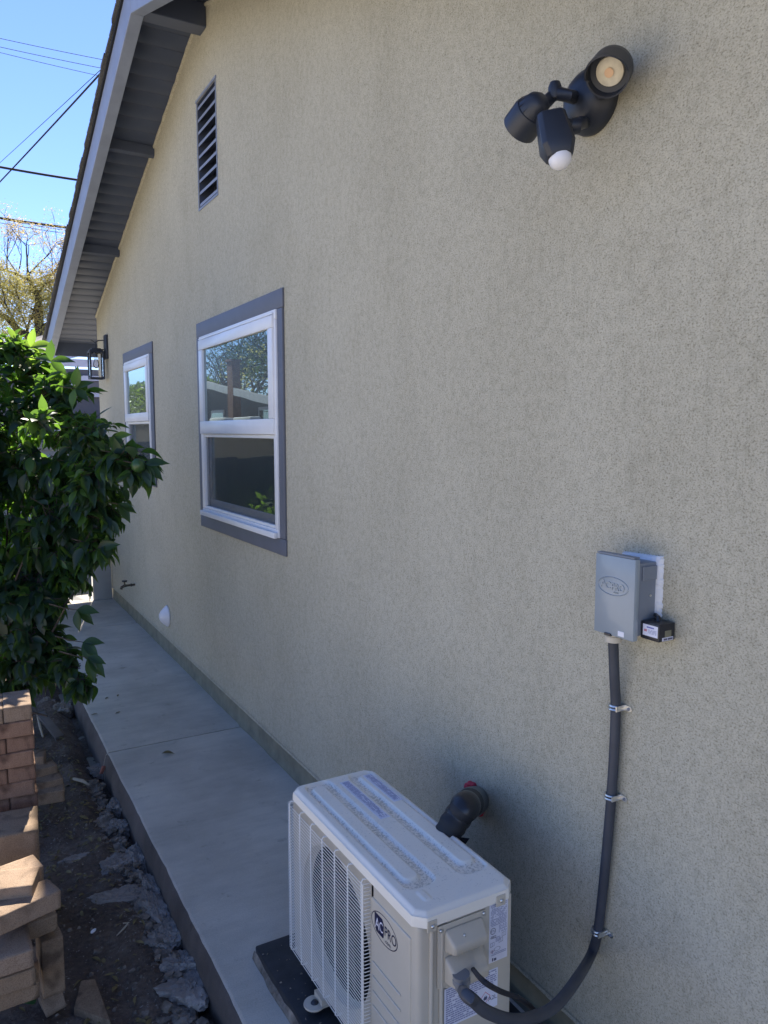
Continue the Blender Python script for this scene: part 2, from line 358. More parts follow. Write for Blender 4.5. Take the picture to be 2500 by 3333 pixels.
# walkway: three slabs with tooled joints, roughly broken outer edge
def slab(b, y0, y1):
    N = max(4, int((y1-y0)/.05)); top = []; 
    for j in range(N+1):
        y = y0+(y1-y0)*j/N
        ex = -.812-.006*noise.noise(Vector((y*3, 1, 1)))-.004*noise.noise(Vector((y*14, 5, 1)))
        e = min(y-y0, y1-y)
        zz = -.006*math.exp(-e/.008)
        bx = ex-.012+.012*noise.noise(Vector((y*7, 2, 8)))
        prof = [(.02, zz), (-.2, zz), (-.5, zz), (ex+.022, zz), (ex+.008, zz-.004), (ex, zz-.014), (bx, -.06), (bx-.004, -.10), (bx, -.19), (.02, -.19)]
        top.append([b.bm.verts.new((px_, y, pz_)) for px_, pz_ in prof])
    for j in range(N):
        for i in range(len(top[0])-1): b.bm.faces.new((top[j][i], top[j][i+1], top[j+1][i+1], top[j+1][i]))
    b.bm.faces.new(top[0]); b.bm.faces.new(top[-1][::-1])
b = MB()
for y0, y1 in ((-1.5, 1.35), (1.36, 4.535), (4.547, 7.6), (7.608, 8.93)): slab(b, y0, y1)
wk = struct(b.build('walkway', 'walk', ang=40))
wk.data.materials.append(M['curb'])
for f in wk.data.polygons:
    if f.normal.x < -.6 and f.center.z < -.008: f.material_index = 1  # side face darker: soil stain, with the dug gap's shade put into colour
b = MB(); b.box(-16, -2.505, -16, 13.2, -.19, -.15); struct(b.build('bounce_slab', 'bounce', bevel=.01))  # unseen pale slab, added to bounce sunlight onto the wall
b = MB(); b.box(-3.4, 7, 8.94, 13.2, -.19, -.03); struct(b.build('patio', 'patio', bevel=.01))

# ================================================================== HOUSE
RY, RZ, SL = 4.97, 4.50, .322      # ridge line and slope of the soffit plane
def soff(y): return RZ-SL*abs(y-RY)
YN, YF = -.9, 9.2
OV = -.435                          # rake overhang
house = empty('house', (3, 4.2, 0), 'long beige stucco house with grey painted gable eave along the walkway', 'house')
holes = [(3.787, 5.168, 1.294, 2.485), (6.655, 7.66, 1.475, 2.505), (4.755, 5.143, 3.313, 3.972)]
W1, W2, VT = holes
ys = sorted(set([YN, RY, YF]+[v for h in holes for v in h[:2]]))
b = MB()
ZB = .128
for a, c in zip(ys[:-1], ys[1:]):
    cur = ZB
    hs = sorted([h for h in holes if h[0] <= a+1e-6 and h[1] >= c-1e-6], key=lambda h: h[2])
    for h in hs:
        b.poly([(0, a, cur), (0, c, cur), (0, c, h[2]), (0, a, h[2])]); cur = h[3]
    b.poly([(0, a, cur), (0, c, cur), (0, c, soff(c)+.15), (0, a, soff(a)+.15)])
# reveals of the openings, bottom return, other walls
for y0, y1, z0, z1 in holes:
    for q in ([(0, y0, z0), (0, y0, z1), (.12, y0, z1), (.12, y0, z0)], [(0, y1, z0), (0, y1, z1), (.12, y1, z1), (.12, y1, z0)], [(0, y0, z0), (0, y1, z0), (.12, y1, z0), (.12, y0, z0)], [(0, y0, z1), (0, y1, z1), (.12, y1, z1), (.12, y0, z1)], [(.12, y0, z0), (.12, y1, z0), (.12, y1, z1), (.12, y0, z1)]):
        b.poly(q)
b.poly([(0, YN, ZB), (0, YF, ZB), (.03, YF, ZB), (.03, YN, ZB)])
zf = soff(YF)+.1
b.poly([(0, YF, ZB), (0, YF, zf), (9, YF, zf), (9, YF, ZB)])
b.poly([(0, YN, ZB), (0, YN, soff(YN)+.1), (9, YN, soff(YN)+.1), (9, YN, ZB)])
b.poly([(9, YN, ZB), (9, YF, ZB), (9, YF, zf), (9, RY, RZ), (9, YN, soff(YN))])
bmesh.ops.remove_doubles(b.bm, verts=b.bm.verts, dist=.0005)
b.build('wall', 'stucco', house, smooth=False)
# foundation strip, face slightly behind the stucco
b = MB(); N = 90; prev = None
for j in range(N+1):
    y = YN+(YF-YN)*j/N
    dx = .012+.004*noise.noise(Vector((y*2.3, 0, 3)))
    cur = [b.bm.verts.new((dx, y, ZB+.01)), b.bm.verts.new((dx-.004, y, .03)), b.bm.verts.new((dx-.014-.006*noise.noise(Vector((y*11, 0, 3))), y, -.01))]
    if prev:
        for k in range(2): b.bm.faces.new((prev[k], prev[k+1], cur[k+1], cur[k]))
    prev = cur
b.poly([(.0, YF-.002, ZB), (.0, YF-.002, -.19), (9, YF-.002, -.19), (9, YF-.002, ZB)])
b.build('foundation', 'found', house, ang=60)
# stucco drip edge, slightly ragged
b = MB(); prev = None
for j in range(401):
    y = YN+(YF-YN)*j/400
    z = ZB-.002+.0025*noise.noise(Vector((y*22, 0, 0)))
    cur = [b.bm.verts.new((-.003, y, ZB+.012)), b.bm.verts.new((-.004, y, z)), b.bm.verts.new((.016, y, z-.001))]
    if prev:
        for k in range(2): b.bm.faces.new((prev[k], prev[k+1], cur[k+1], cur[k]))
    prev = cur
b.build('drip_edge', 'stucco', house, ang=60)

def slope_box(b, x0, x1, yA, yB, lo, hi):
    """a bar that follows the roof slope between yA and yB, lo/hi measured from the soffit plane"""
    L = lambda x, y, o: (x, y, soff(y)+o)
    b.prism([L(x0, yA, lo), L(x1, yA, lo), L(x1, yA, hi), L(x0, yA, hi)], [L(x0, yB, lo), L(x1, yB, lo), L(x1, yB, hi), L(x0, yB, hi)])
# soffit boards (tongue and groove, running out from the wall), both slopes
YE, YEN = 9.93, -1.5
b = MB(); step = .142/math.sqrt(1+SL*SL)
for sgn, end in ((1, YE), (-1, YEN)):
    y = RY
    while abs(y-RY) < abs(end-RY)-.02:
        y2 = y+sgn*step
        if abs(y2-RY) > abs(end-RY): y2 = end
        g = .0015*sgn
        slope_box(b, OV+.074, .35, min(y+g, y2-g) if sgn > 0 else min(y+g, y2-g), max(y+g, y2-g), .0, .018)
        y = y2
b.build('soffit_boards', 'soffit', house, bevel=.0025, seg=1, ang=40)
b = MB(); slope_box(b, OV+.074, .35, RY+.002, YE, .019, .03); slope_box(b, OV+.074, .35, YEN, RY-.002, .019, .03); b.build('roof_sheathing', 'dark', house, smooth=False)
# roof plane with ragged shingle edge
b = MB()
slope_box(b, OV+.0, 9.4, RY, YE+.03, .031, .075); slope_box(b, OV+.0, 9.4, YEN-.03, RY, .031, .075)
b.build('roof_deck', 'farroof', house, smooth=False)
b = MB(); rs = random.Random(3)
for sgn, end in ((1, YE+.1), (-1, YEN-.1)):
    y = RY+sgn*.0
    k = 0
    while abs(y-RY) < abs(end-RY):
        y2 = y+sgn*.135
        ex = OV-.030-rs.random()*.012; o = rs.random()*.003
        A = [(ex, y, soff(y)+.074), (9.4, y, soff(y)+.074), (9.4, y, soff(y)+.092), (ex, y, soff(y)+.092+o)]
        y2e = y2+sgn*.004; B_ = [(ex, y2e, soff(y2e)+.076), (9.4, y2e, soff(y2e)+.076), (9.4, y2e, soff(y2e)+.106), (ex, y2e, soff(y2e)+.106+o)]
        b.prism(A, B_) ; y = y2; k += 1
b.build('roof_shingles', 'shingle', house, smooth=False)
b = MB(); slope_box(b, OV-.018, OV+.02, RY, YE+.06, .052, .080); slope_box(b, OV-.018, OV+.02, YEN, RY, .052, .080); b.build('roof_edge_strip', 'dark', house, smooth=False)
# rake fascia boards
b = MB(); slope_box(b, OV-.005, OV+.072, RY, YE+.05, -.165, .05); slope_box(b, OV-.005, OV+.072, YEN, RY, -.165, .05); b.build('rake_fascia', 'fascia', house, bevel=.003, seg=1)
# fascia at the low eave (seen from its inner face) with sub-fascia
b = MB(); b.box(OV+.073, 9.3, YE+.002, YE+.045, soff(YE)-.155, soff(YE)+.02); b.build('eave_fascia', 'soffit', house, bevel=.003, seg=1)
b = MB(); b.box(OV+.073, 9.3, YEN-.045, YEN-.002, soff(YE)-.155, soff(YE)+.02, None); b.build('eave_fascia', 'soffit', house, bevel=.003, seg=1)
# soffit along the far eave return
b = MB(); b.box(.36, 9.3, YF+.01, YE, soff(YE)-.02, soff(YE)-.002); b.build('eave_soffit', 'soffit', house, smooth=False)
# ridge beam end and two lookouts
b = MB(); b.prism([(OV+.073, RY-.062, RZ-.165), (OV+.073, RY+.062, RZ-.165), (OV+.073, RY+.062, RZ-.022), (OV+.073, RY-.062, RZ-.022)], [(-.001, RY-.062, RZ-.165), (-.001, RY+.062, RZ-.165), (-.001, RY+.062, RZ-.022), (-.001, RY-.062, RZ-.022)])
b.build('ridge_beam', 'soffit', house, bevel=.003, seg=1)
for yy in (6.33, 7.80, 3.4, 1.9):
    b = MB(); L = lambda x, y, o: (x, y, soff(y)+o)
    b.prism([L(OV+.073, yy-.02, -.075), L(OV+.073, yy+.02, -.075), L(OV+.073, yy+.02, -.001), L(OV+.073, yy-.02, -.001)], [L(-.001, yy-.02, -.075), L(-.001, yy+.02, -.075), L(-.001, yy+.02, -.001), L(-.001, yy-.02, -.001)])
    b.build('lookout', 'soffit', house, bevel=.003, seg=1)
# ragged stucco bead where the wall meets the soffit
b = MB()
for sgn, e in ((1, YF), (-1, YN)):
    pts = []; N = 130
    for j in range(N+1):
        y = RY+(e-RY)*j/N
        pts.append((-.002-.004*noise.noise(Vector((y*9, 1, 0))), y, soff(y)-.012+.010*noise.noise(Vector((y*17, 7, 0)))))
    b.tube(pts, .013, 6)
b.build('wall_bead', 'stucco', house)

# gable vent
v = MB(); y0, y1, z0, z1 = VT
v.box(-.008, .03, y0-.022, y1+.022, z1+.001, z1+.018); v.box(-.005, .03, y0-.014, y1+.014, z0-.016, z0-.001)
v.box(-.005, .03, y0-.012, y0-.001, z0, z1); v.box(-.005, .03, y1+.001, y1+.012, z0, z1)
vent = v.build('gable_vent', 'fascia', house, bevel=.001, seg=1)
for k in range(9):
    zz = z0+(z1-z0)*(k+.12)/8.75
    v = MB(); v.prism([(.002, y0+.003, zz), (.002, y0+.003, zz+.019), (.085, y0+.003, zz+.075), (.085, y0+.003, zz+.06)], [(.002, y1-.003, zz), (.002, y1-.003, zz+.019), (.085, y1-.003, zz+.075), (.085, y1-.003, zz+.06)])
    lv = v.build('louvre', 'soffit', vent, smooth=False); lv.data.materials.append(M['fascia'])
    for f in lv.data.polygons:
        if f.normal.x < -.9: f.material_index = 1  # only front edges pale; undersides dark, their shade put into the colour
v = MB(); v.box(.001, .0995, y0+.003, y1-.003, z1-.0025, z1-.0005); v.box(.10, .112, y0+.002, y1-.002, z0+.002, z1-.002); v.box(.001, .099, y1-.0025, y1-.0005, z0+.002, z1-.002); v.box(.001, .099, y0+.0005, y0+.0025, z0+.002, z1-.002); v.build('vent_backing', 'soffit', vent, smooth=False)

# windows
def ring(b, x0, x1, o, i):
    (a0, a1, b0, b1), (c0, c1, d0, d1) = o, i
    b.box(x0, x1, a0, a1, b0, d0); b.box(x0, x1, a0, a1, d1, b1); b.box(x0, x1, a0, c0, d0+.0004, d1-.0004); b.box(x0, x1, c1, a1, d0+.0004, d1-.0004)
def window(H, trim, mid, lab):
    y0, y1, z0, z1 = H
    wroot = MB(); ring(wroot, -.022, .03, (y0, y1, z0, z1), (y0+.045, y1-.045, z0+.045, z1-.05))
    fr = wroot.build('window', 'vinyl', house, bevel=.004); fr['label'] = lab
    t = MB(); T = trim; rj = .0
    t.box(-.012, .0, T[0], T[1], T[2], z0-.001); t.box(-.012, .0, T[0], T[1], z1+.001, T[3]); t.box(-.0135, .0, T[0]+.003, y0-.001, z0+.001, z1-.001); t.box(-.0135, .0, y1+.001, T[1]-.003, z0+.001, z1-.001)
    t.build('window_trim', 'trim', fr, bevel=.003)
    b = MB(); zm0, zm1 = mid
    ring(b, -.034, -.001, (y0+.02, y1-.02, zm0, z1-.028), (y0+.088, y1-.098, zm1, z1-.092)); b.build('upper_sash', 'vinyl', fr, bevel=.004)
    b = MB(); b.box(-.031, -.026, y0+.024, y1-.024, z1-.024, z1-.015); b.build('head_channel', 'vinyl', fr)
    b = MB(); b.box(-.018, -.014, y0+.0885, y1-.0985, zm1+.0005, z1-.0925); b.build('upper_pane', 'pane', fr, smooth=False)
    # lower: screen frame, screen, inner sash
    b = MB(); ring(b, -.014, .012, (y0+.0455, y1-.0455, z0+.0455, zm0-.001), (y0+.062, y1-.055, z0+.062, zm0-.022)); b.build('screen_frame', 'vinyl', fr, bevel=.002, seg=1)
    b = MB(); b.box(-.002, -.0005, y0+.0625, y1-.0555, z0+.0625, zm0-.0225); b.build('insect_screen', 'screen', fr, smooth=False)
    b = MB(); ring(b, .0125, .034, (y0+.046, y1-.046, z0+.0455, zm0+.03), (y0+.10, y1-.105, z0+.11, zm0+.0)); b.build('lower_sash', 'vinyl2', fr, bevel=.003)
    b = MB(); b.box(.018, .022, y0+.1003, y1-.1053, z0+.1103, zm0+.0); b.build('lower_pane', 'pane', fr, smooth=False)
    b = MB(); b.box(-.045, -.0225, y0+.004, y1-.004, z0-.002, z0+.030); b.build('sill', 'vinyl', fr, bevel=.004)
    return fr
window(W1, (3.712, 5.257, 1.204, 2.582), (1.842, 1.925), 'nearer white vinyl window with wide grey trim')
window(W2, (6.562, 7.765, 1.388, 2.598), (1.945, 2.02), 'farther white vinyl window partly behind the citrus leaves')

# ================================================================== THINGS ON THE WALL
# --- floodlight with motion sensor
fl = empty('motion_floodlight', (0, 1.56, 2.70), 'black twin-head motion sensor floodlight mounted high on the stucco wall', 'outdoor light')
cpl = onX(1938, 333, 0)
b = MB(); b.lathe((0.0, cpl.y, cpl.z), (-1, 0, 0), [(0, 0), (.082, 0), (.084, .006), (.083, .020), (.078, .028), (.070, .046), (.054, .062), (.032, .071), (0, .074)], 48)
b.build('back_plate', 'black', fl, ang=50)
def cylhead(A, F, r, lens, nm):
    """lamp head: A centre of the front rim, F the facing direction"""
    F = Vector(F).normalized()
    b = MB(); back = A-F*.085
    b.lathe(back, F, [(0, -.012), (r*.35, -.010), (r*.62, 0), (r*.82, .022), (r*.86, .03), (r*.93, .031), (r, .04), (r*1.02, .088), (r*.95, .088), (r*.92, .062), (r*.68, .058), (0, .058)], 40)
    h = b.build('lamp_head', 'black', fl, ang=40)
    b = MB(); b.lathe(back, F, [(r*.665, .0585), (r*.64, .064), (r*.4, .067), (0, .068)], 32); b.build('lens', lens, h, ang=60)
    # cooling ribs round the rear shell
    b = MB(); u = F.orthogonal().normalized(); q = F.cross(u)
    for k in range(14):
        a = 2*math.pi*k/14; d = u*math.cos(a)+q*math.sin(a); t = F.cross(d)
        p0 = back+d*r*.55-F*.002; p1 = back+d*r*.86+F*.028
        b.prism([p0-t*.002, p0+t*.002, p0+t*.002-d*.006, p0-t*.002-d*.006], [p1+d*.003-t*.002, p1+d*.003+t*.002, p1+t*.002-d*.006, p1-t*.002-d*.006])
    b.build('cooling_ribs', 'black', h, smooth=False)
    return h, back
dR = P(1978, 243, 1.83); fR = (CAM-dR).normalized()*.93+Vector((0, .32, -.14))+RT*.05
hR, bR = cylhead(dR, fR, .051, 'lampface', 'right')
FRn = Vector(fR).normalized()
b = MB(); b.lathe(dR-FRn*.015, FRn, [(0, 0), (.011, .001), (.011, .002), (0, .0025)], 20); b.build('led', 'ledc', hR)
# hood visor above the right lens
b = MB(); u = FRn.cross(Vector((0, 0, 1))).normalized(); q = u.cross(FRn); prev = None
for k in range(25):
    a = math.pi*(.0+k/24); d = u*math.cos(a)+q*math.sin(a); ln = .012+.022*math.sin(a)
    c0 = dR+d*.0515; cur = [b.bm.verts.new(c0-FRn*.03), b.bm.verts.new(c0+FRn*ln+d*.001), b.bm.verts.new(c0+FRn*ln-d*.003), b.bm.verts.new(c0-FRn*.03-d*.003)]
    if prev:
        for j in range(4): b.bm.faces.new((prev[j], prev[(j+1) % 4], cur[(j+1) % 4], cur[j]))
    prev = cur
b.build('visor', 'black', hR, ang=60)
pA = P(1742, 348, 1.90); pB = P(1694, 415, 1.955); dL = (pB-pA).normalized()
hL, bL = cylhead(pB, dL, .046, 'lampface', 'left')
b = MB(); b.tube([onX(1880, 320, -.05), P(1850, 312, 1.95), P(1812, 303, 1.97)], [.017, .0155, .0165], 14); b.lathe(P(1806, 296, 1.97)-Vector((0, 0, .022)), (0, 0, 1), [(0, 0), (.014, .002), (.017, .012), (.017, .032), (.013, .043), (0, .045)], 16)
b.tube([P(1806, 305, 1.97), P(1785, 325, 1.975), P(1762, 345, 1.94), P(1752, 350, 1.92)], [.015, .016, .018, .018], 12)
b.build('arm', 'black', fl, ang=60)
b = MB(); b.tube([onX(1958, 300, -.06), P(1962, 285, 1.93), bR-FRn*.004], [.018, .017, .018], 12); b.build('arm', 'black', fl, ang=60)
# sensor: faceted box with tapered nose and white dome
sA, sB = P(1790, 372, 1.86), P(1826, 530, 1.84); ax = (sB-sA).normalized(); L_ = (sB-sA).length
side = ax.cross((CAM-sA).normalized()).normalized(); fr_ = side.cross(ax).normalized()
if fr_.dot(CAM-sA) < 0: fr_ = -fr_
side = (side*.96+fr_*.28).normalized(); fr_ = (fr_-side*fr_.dot(side)).normalized()
def loop(t, wx, wy, ch): 
    c = sA+ax*t; pts = [(-wx+ch, wy), (wx-ch, wy), (wx, wy-ch), (wx, -wy+ch), (wx-ch, -wy), (-wx+ch, -wy), (-wx, -wy+ch), (-wx, wy-ch)]
    return [c+side*a+fr_*bb for a, bb in pts]
b = MB(); rings = [loop(0, .030, .020, .008), loop(.006, .034, .026, .010), loop(L_*.68, .040, .034, .010), loop(L_*.90, .031, .024, .009), loop(L_*.905, .026, .020, .008)]
VR = [[b.bm.verts.new(p) for p in r] for r in rings]
b.bm.faces.new(VR[0]); b.bm.faces.new(VR[-1])
for i in range(4):
    for k in range(8): b.bm.faces.new((VR[i][k], VR[i][(k+1) % 8], VR[i+1][(k+1) % 8], VR[i+1][k]))
sb = b.build('sensor_housing', 'black', fl, bevel=.0015, ang=25)
b = MB(); b.lathe(sA+ax*L_*.89, ax, [(.0275, 0), (.0275, .006), (.024, .016), (.016, .024), (.008, .028), (0, .029)], 28); b.build('sensor_dome', 'white', sb, ang=80)
b = MB(); b.tube([onX(1905, 400, -.045), P(1890, 400, 1.93), P(1878, 408, 1.92)], [.013, .016, .013], 14); b.lathe(P(1872, 410, 1.90), -RT, [(0, -.012), (.018, -.012), (.020, 0), (.018, .012), (0, .012)], 20)
b.tube([P(1870, 410, 1.90), P(1850, 402, 1.89), P(1830, 400, 1.88)], .012, 12); b.build('sensor_knuckle', 'black', fl, ang=60)

# --- disconnect box
dx_ = empty('disconnect_box', (0, 1.36, 1.34), 'grey steel electrical disconnect box with embossed oval emblem on stucco wall', 'electrical box')
BY0, BY1, BZ0, BZ1, BX = 1.296, 1.427, 1.350, 1.550, -.090
b = MB(); b.box(BX+.018, -.006, BY0+.006, BY1-.004, BZ0+.006, BZ1-.012); b.build('box_body', 'boxside', dx_, bevel=.003)
b = MB(); b.box(BX, BX+.0175, BY0, BY1, BZ0-.004, BZ1); cov = b.build('cover', 'boxgrey', dx_, bevel=.003)
b = MB(); b.box(BX-.0005, BX+.02, BY0+.004, BY1-.004, BZ1+.0005, BZ1+.0045); b.build('cover_lip', 'boxside', cov, bevel=.001, seg=1)
b = MB(); b.box(BX+.03, -.012, BY0+.001, BY0+.0055, BZ1-.055, BZ1-.02); b.build('side_tab', 'boxside', dx_, bevel=.001, seg=1)
for x_, z_ in ((-.022, BZ1-.045), (-.028, BZ1-.095)):
    b = MB(); b.lathe((x_, BY0+.0055, z_), (0, -1, 0), [(.0032, 0), (.003, .0015), (0, .002)], 12); b.build('rivet', 'steel', dx_)
# embossed emblem
b = MB(); ec = Vector((BX-.0004, (BY0+BY1)/2+.004, 1.473)); N = 56; pr = None; first = None
for k in range(N+1):
    a = 2*math.pi*k/N; cur = []
    for rr, hh in ((1.0, 0), (.965, .0016), (.93, .0)):
        cur.append(b.bm.verts.new((ec.x-hh, ec.y-.052*rr*math.cos(a), ec.z+.0235*rr*math.sin(a))))
    if pr:
        for j in range(2): b.bm.faces.new((pr[j], pr[j+1], cur[j+1], cur[j]))
    pr = cur
b.build('emblem_ring', 'boxgrey', cov, ang=80)
FM = lambda x, y, z: frame4((x, y, z), (0, -1, 0), (0, 0, 1))
tt = [text('A', .030, 'boxgrey', 'a', None, FM(ec.x, ec.y+.032, ec.z+.002), .0016), text('C', .026, 'boxgrey', 'a', None, FM(ec.x, ec.y+.016, ec.z), .0016), text('PRO', .026, 'boxgrey', 'a', None, FM(ec.x, ec.y-.017, ec.z-.001), .0016, sx=.85), text('.com', .009, 'boxgrey', 'a', None, FM(ec.x, ec.y-.010, ec.z-.0135), .001)]
for t in tt: pass
join_mesh('emblem_letters', tt, cov)
b = MB(); b.box(BX-.004, BX+.004, 1.366, 1.388, BZ0-.006, BZ0+.001); b.build('hasp', 'blackp', cov, bevel=.001, seg=1)
b = MB(); b.box(BX-.001, BX+.002, 1.325, 1.345, BZ0+.001, BZ0+.014); b.build('paper_tag', 'white', cov, bevel=.0008, seg=1)
b = MB(); pr = None       # caulk smear up the near side and over the top
for k in range(101):
    t = k/100; rg1 = noise.noise(Vector((k*.37, 3, 0))); rg2 = noise.noise(Vector((k*1.3, 8, 0))); wd = .0105+.005*rg1+.003*rg2
    if t < .6:
        z = BZ0+.050+(BZ1+.004-BZ0-.050)*t/.6; i_, o_ = (BY0+.006, z), (BY0-wd+.001, z)
    else:
        y = BY0+(BY1-.012-BY0)*(t-.6)/.4; wd *= max(.3, 1-(t-.6)*1.6); i_, o_ = (y, BZ1-.014), (y, BZ1-.004+wd*.55)
    if .585 < t < .615: o_ = (BY0-wd*.8, BZ1+wd*.3)
    cur = [b.bm.verts.new((-.010, *i_)), b.bm.verts.new((-.0085-.002*rg2, i_[0]+(o_[0]-i_[0])*.75, i_[1]+(o_[1]-i_[1])*.75)), b.bm.verts.new((-.0005, *o_))]
    if pr:
        for j in range(2): b.bm.faces.new((pr[j], pr[j+1], cur[j+1], cur[j]))
    pr = cur
b.build('caulk_bead', 'caulk', dx_, ang=60)
# connector under the box
b = MB(); cc = Vector((-.048, 1.399, 0)); b.lathe((cc.x, cc.y, BZ0+.006), (0, 0, -1), [(0, 0), (.0185, 0), (.0185, .022), (.021, .024), (.021, .038), (.016, .040), (0, .040)], 24); b.build('conduit_connector', 'pvc', dx_, ang=50)
b = MB(); b.lathe((-.03, 1.355, BZ0+.004), (-.25, -.6, -.5), [(0, 0), (.016, 0), (.016, .018), (.012, .022), (0, .024)], 20); b.build('knockout_plug', 'pvc', dx_, ang=50)

# --- surge protector
sg = empty('surge_protector', (-.03, 1.27, 1.352), 'small black surge protector block with white label beside the grey disconnect box', 'surge protector')
sy0, sy1, sz0, sz1 = 1.243, 1.300, 1.353, 1.397
b = MB(); b.box(-.060, -.004, sy0, sy1, sz0, sz1); b.build('case', 'blackp', sg, bevel=.003)
b = MB(); b.tube([(-.03, sy0+.03, sz1-.002), (-.028, sy0+.032, sz1+.008), (-.02, sy1-.01, sz1+.01)], .006, 10); b.build('lead_nipple', 'blackp', sg)
b = MB(); b.box(-.0608, -.0601, sy0+.004, sy1-.008, sz0+.010, sz1-.006); lb = b.build('front_label', 'label', sg, smooth=False)
def strips(parent, mat, name, org, ex, ey, w, h, rows, fill=.72, gap=.15, seed=1, dens=.9, lift=.0004):
    """rows of unreadably fine print: short dashes lying on a label"""
    rg = random.Random(seed); ex = Vector(ex).normalized(); ey = Vector(ey).normalized(); nn = ex.cross(ey); org = Vector(org)+nn*lift
    b = MB(); rh = h/rows
    for r in range(rows):
        x = 0; y = -rh*(r+.5)
        while x < w:
            L = rg.uniform(.03, .12)*w
            L = min(L, w-x)
            if rg.random() < dens and L > .008*w:
                p = org+ex*x+ey*(y-rh*fill*.5); 
                b.poly([p, p+ex*L*.92, p+ex*L*.92+ey*rh*fill, p+ey*rh*fill])
            x += L+gap*rg.random()*.08*w
        if rg.random() < .0: pass
    return b.build(name, mat, parent, smooth=False)
strips(lb, 'blue', 'print_heading', (-.0608, sy1-.020, sz1-.010), (0, -1, 0), (0, 0, 1), .022, .0045, 1, dens=1, gap=.02, seed=3)
strips(lb, 'red', 'print_mark', (-.0608, sy1-.012, sz1-.018), (0, -1, 0), (0, 0, 1), .009, .006, 2, dens=1, seed=4)
strips(lb, 'inkg', 'fine_print', (-.0608, sy1-.024, sz1-.017), (0, -1, 0), (0, 0, 1), .026, .011, 4, fill=.45, seed=5)
b = MB(); b.box(-.040, -.018, sy0-.0008, sy0-.0001, sz0+.011, sz1-.017); st = b.build('foil_sticker', 'olive', sg, smooth=False)
b = MB(); b.box(-.050, -.012, sy0-.0014, sy0-.0009, sz0+.0025, sz0+.011); st = b.build('serial_label', 'label', sg, smooth=False)
strips(st, 'ink', 'fine_print', (-.047, sy0-.0014, sz0+.0095), (1, 0, 0), (0, 0, 1), .033, .006, 1, fill=.8, gap=.02, seed=8)

# --- conduit with straps
gpv = onY(1502, 3178, 1.444)+Vector((.004, 0, -.040))
cpts = [gpv, P(1519, 3240, 1.54), P(1540, 3256, 1.56), P(1586, 3294, 1.575), P(1671, 3321, 1.62), P(1751, 3306, 1.69), P(1814, 3268, 1.77), P(1877, 3188, 1.88), onX(1922, 3112, -.032)]
for px_, py_, x_ in ((1945, 3040, -.0195), (1957, 2948, -.019), (1970, 2821, -.019), (1981, 2700, -.019), (1990, 2590, -.019), (1999, 2450, -.019), (2004, 2300, -.021), (2000, 2200, -.034), (1994, 2125, -.046)): cpts.append(onX(px_, py_, x_))
cpts[-1] = Vector((cc.x, cc.y, BZ0-.03))
def smooth_path(pts, n=6):
    out = []
    for i in range(len(pts)-1):
        p0 = pts[max(i-1, 0)]; p1 = pts[i]; p2 = pts[i+1]; p3 = pts[min(i+2, len(pts)-1)]
        for k in range(n):
            t = k/n
            out.append(.5*((2*p1)+(p2-p0)*t+(2*p0-5*p1+4*p2-p3)*t*t+(3*p1-p0-3*p2+p3)*t*t*t))
    out.append(pts[-1]); return out
cpts = [Vector(p) for p in cpts]
cd_ = empty('flexible_conduit', (0, 1.44, .4), 'dark grey flexible electrical conduit strapped down the wall to the air conditioner', 'conduit')
b = MB(); b.tube(smooth_path(cpts), .0133, 18); b.build('conduit_pipe', 'conduit', cd_, ang=80)
for px_, py_ in ((2004, 2300), (1990, 2590), (1946, 3030)):
    c = onX(px_, py_, -.019); s_ = MB(); w_ = .0085
    for zz in (-.0045, .0045):
        pts = []
        for k in range(13):
            a = math.pi*k/12
            pts.append((c.x-.0165*math.sin(a), c.y+.0165*math.cos(a), c.z+zz))
        pts = [(-.002, c.y+.0155, c.z+zz)]+pts+[(-.002, c.y-.0155, c.z+zz)]
        s_.tube(pts, .0032, 6)
    s_.box(c.x-.0158, -.001, c.y-.0185, c.y-.0150, c.z-.007, c.z+.007)
    s_.prism([(-.001, c.y-.017, c.z-.008), (-.001, c.y-.036, c.z-.007), (-.001, c.y-.041, c.z), (-.001, c.y-.036, c.z+.007), (-.001, c.y-.017, c.z+.008)], [(-.0035, c.y-.017, c.z-.008), (-.0035, c.y-.036, c.z-.007), (-.0035, c.y-.041, c.z), (-.0035, c.y-.036, c.z+.007), (-.0035, c.y-.017, c.z+.008)])
    k_ = s_.build('pipe_strap', 'steel', cd_, ang=50)
    b = MB(); b.lathe((-.0035, c.y-.031, c.z), (-1, 0, 0), [(.0042, 0), (.004, .002), (0, .003)], 12); b.build('strap_screw', 'boxside', k_)

# --- wall lantern
ln = empty('wall_lantern', (0, 8.6, 2.4), 'black metal box lantern with clear glass and filament bulb by the far corner', 'lantern')
b = MB(); b.box(-.028, -.001, 8.545, 8.665, 2.615, 2.865); b.build('back_plate', 'black', ln, bevel=.004)
LX, LY, LZ0, LZ1, LH = -.118, 8.648, 2.405, 2.695, .066
LX = -.112
b = MB()
for sx in (-1, 1):
    for sy in (-1, 1): b.box(LX+sx*LH-.008, LX+sx*LH+.008, LY+sy*LH-.008, LY+sy*LH+.008, LZ0, LZ1)
for z_ in (LZ0, LZ1-.014): ring_ = None
for z0_, z1_ in ((LZ0-.001, LZ0+.018), (LZ1-.018, LZ1+.001)):
    b.box(LX-LH-.009, LX+LH+.009, LY-LH-.009, LY-LH+.009, z0_, z1_); b.box(LX-LH-.009, LX+LH+.009, LY+LH-.009, LY+LH+.009, z0_, z1_)
    b.box(LX-LH-.0085, LX-LH+.009, LY-LH+.009, LY+LH-.009, z0_+.0005, z1_-.0005); b.box(LX+LH-.009, LX+LH+.0085, LY-LH+.009, LY+LH-.009, z0_+.0005, z1_-.0005)
b.build('cage', 'black', ln, bevel=.0015, seg=1)
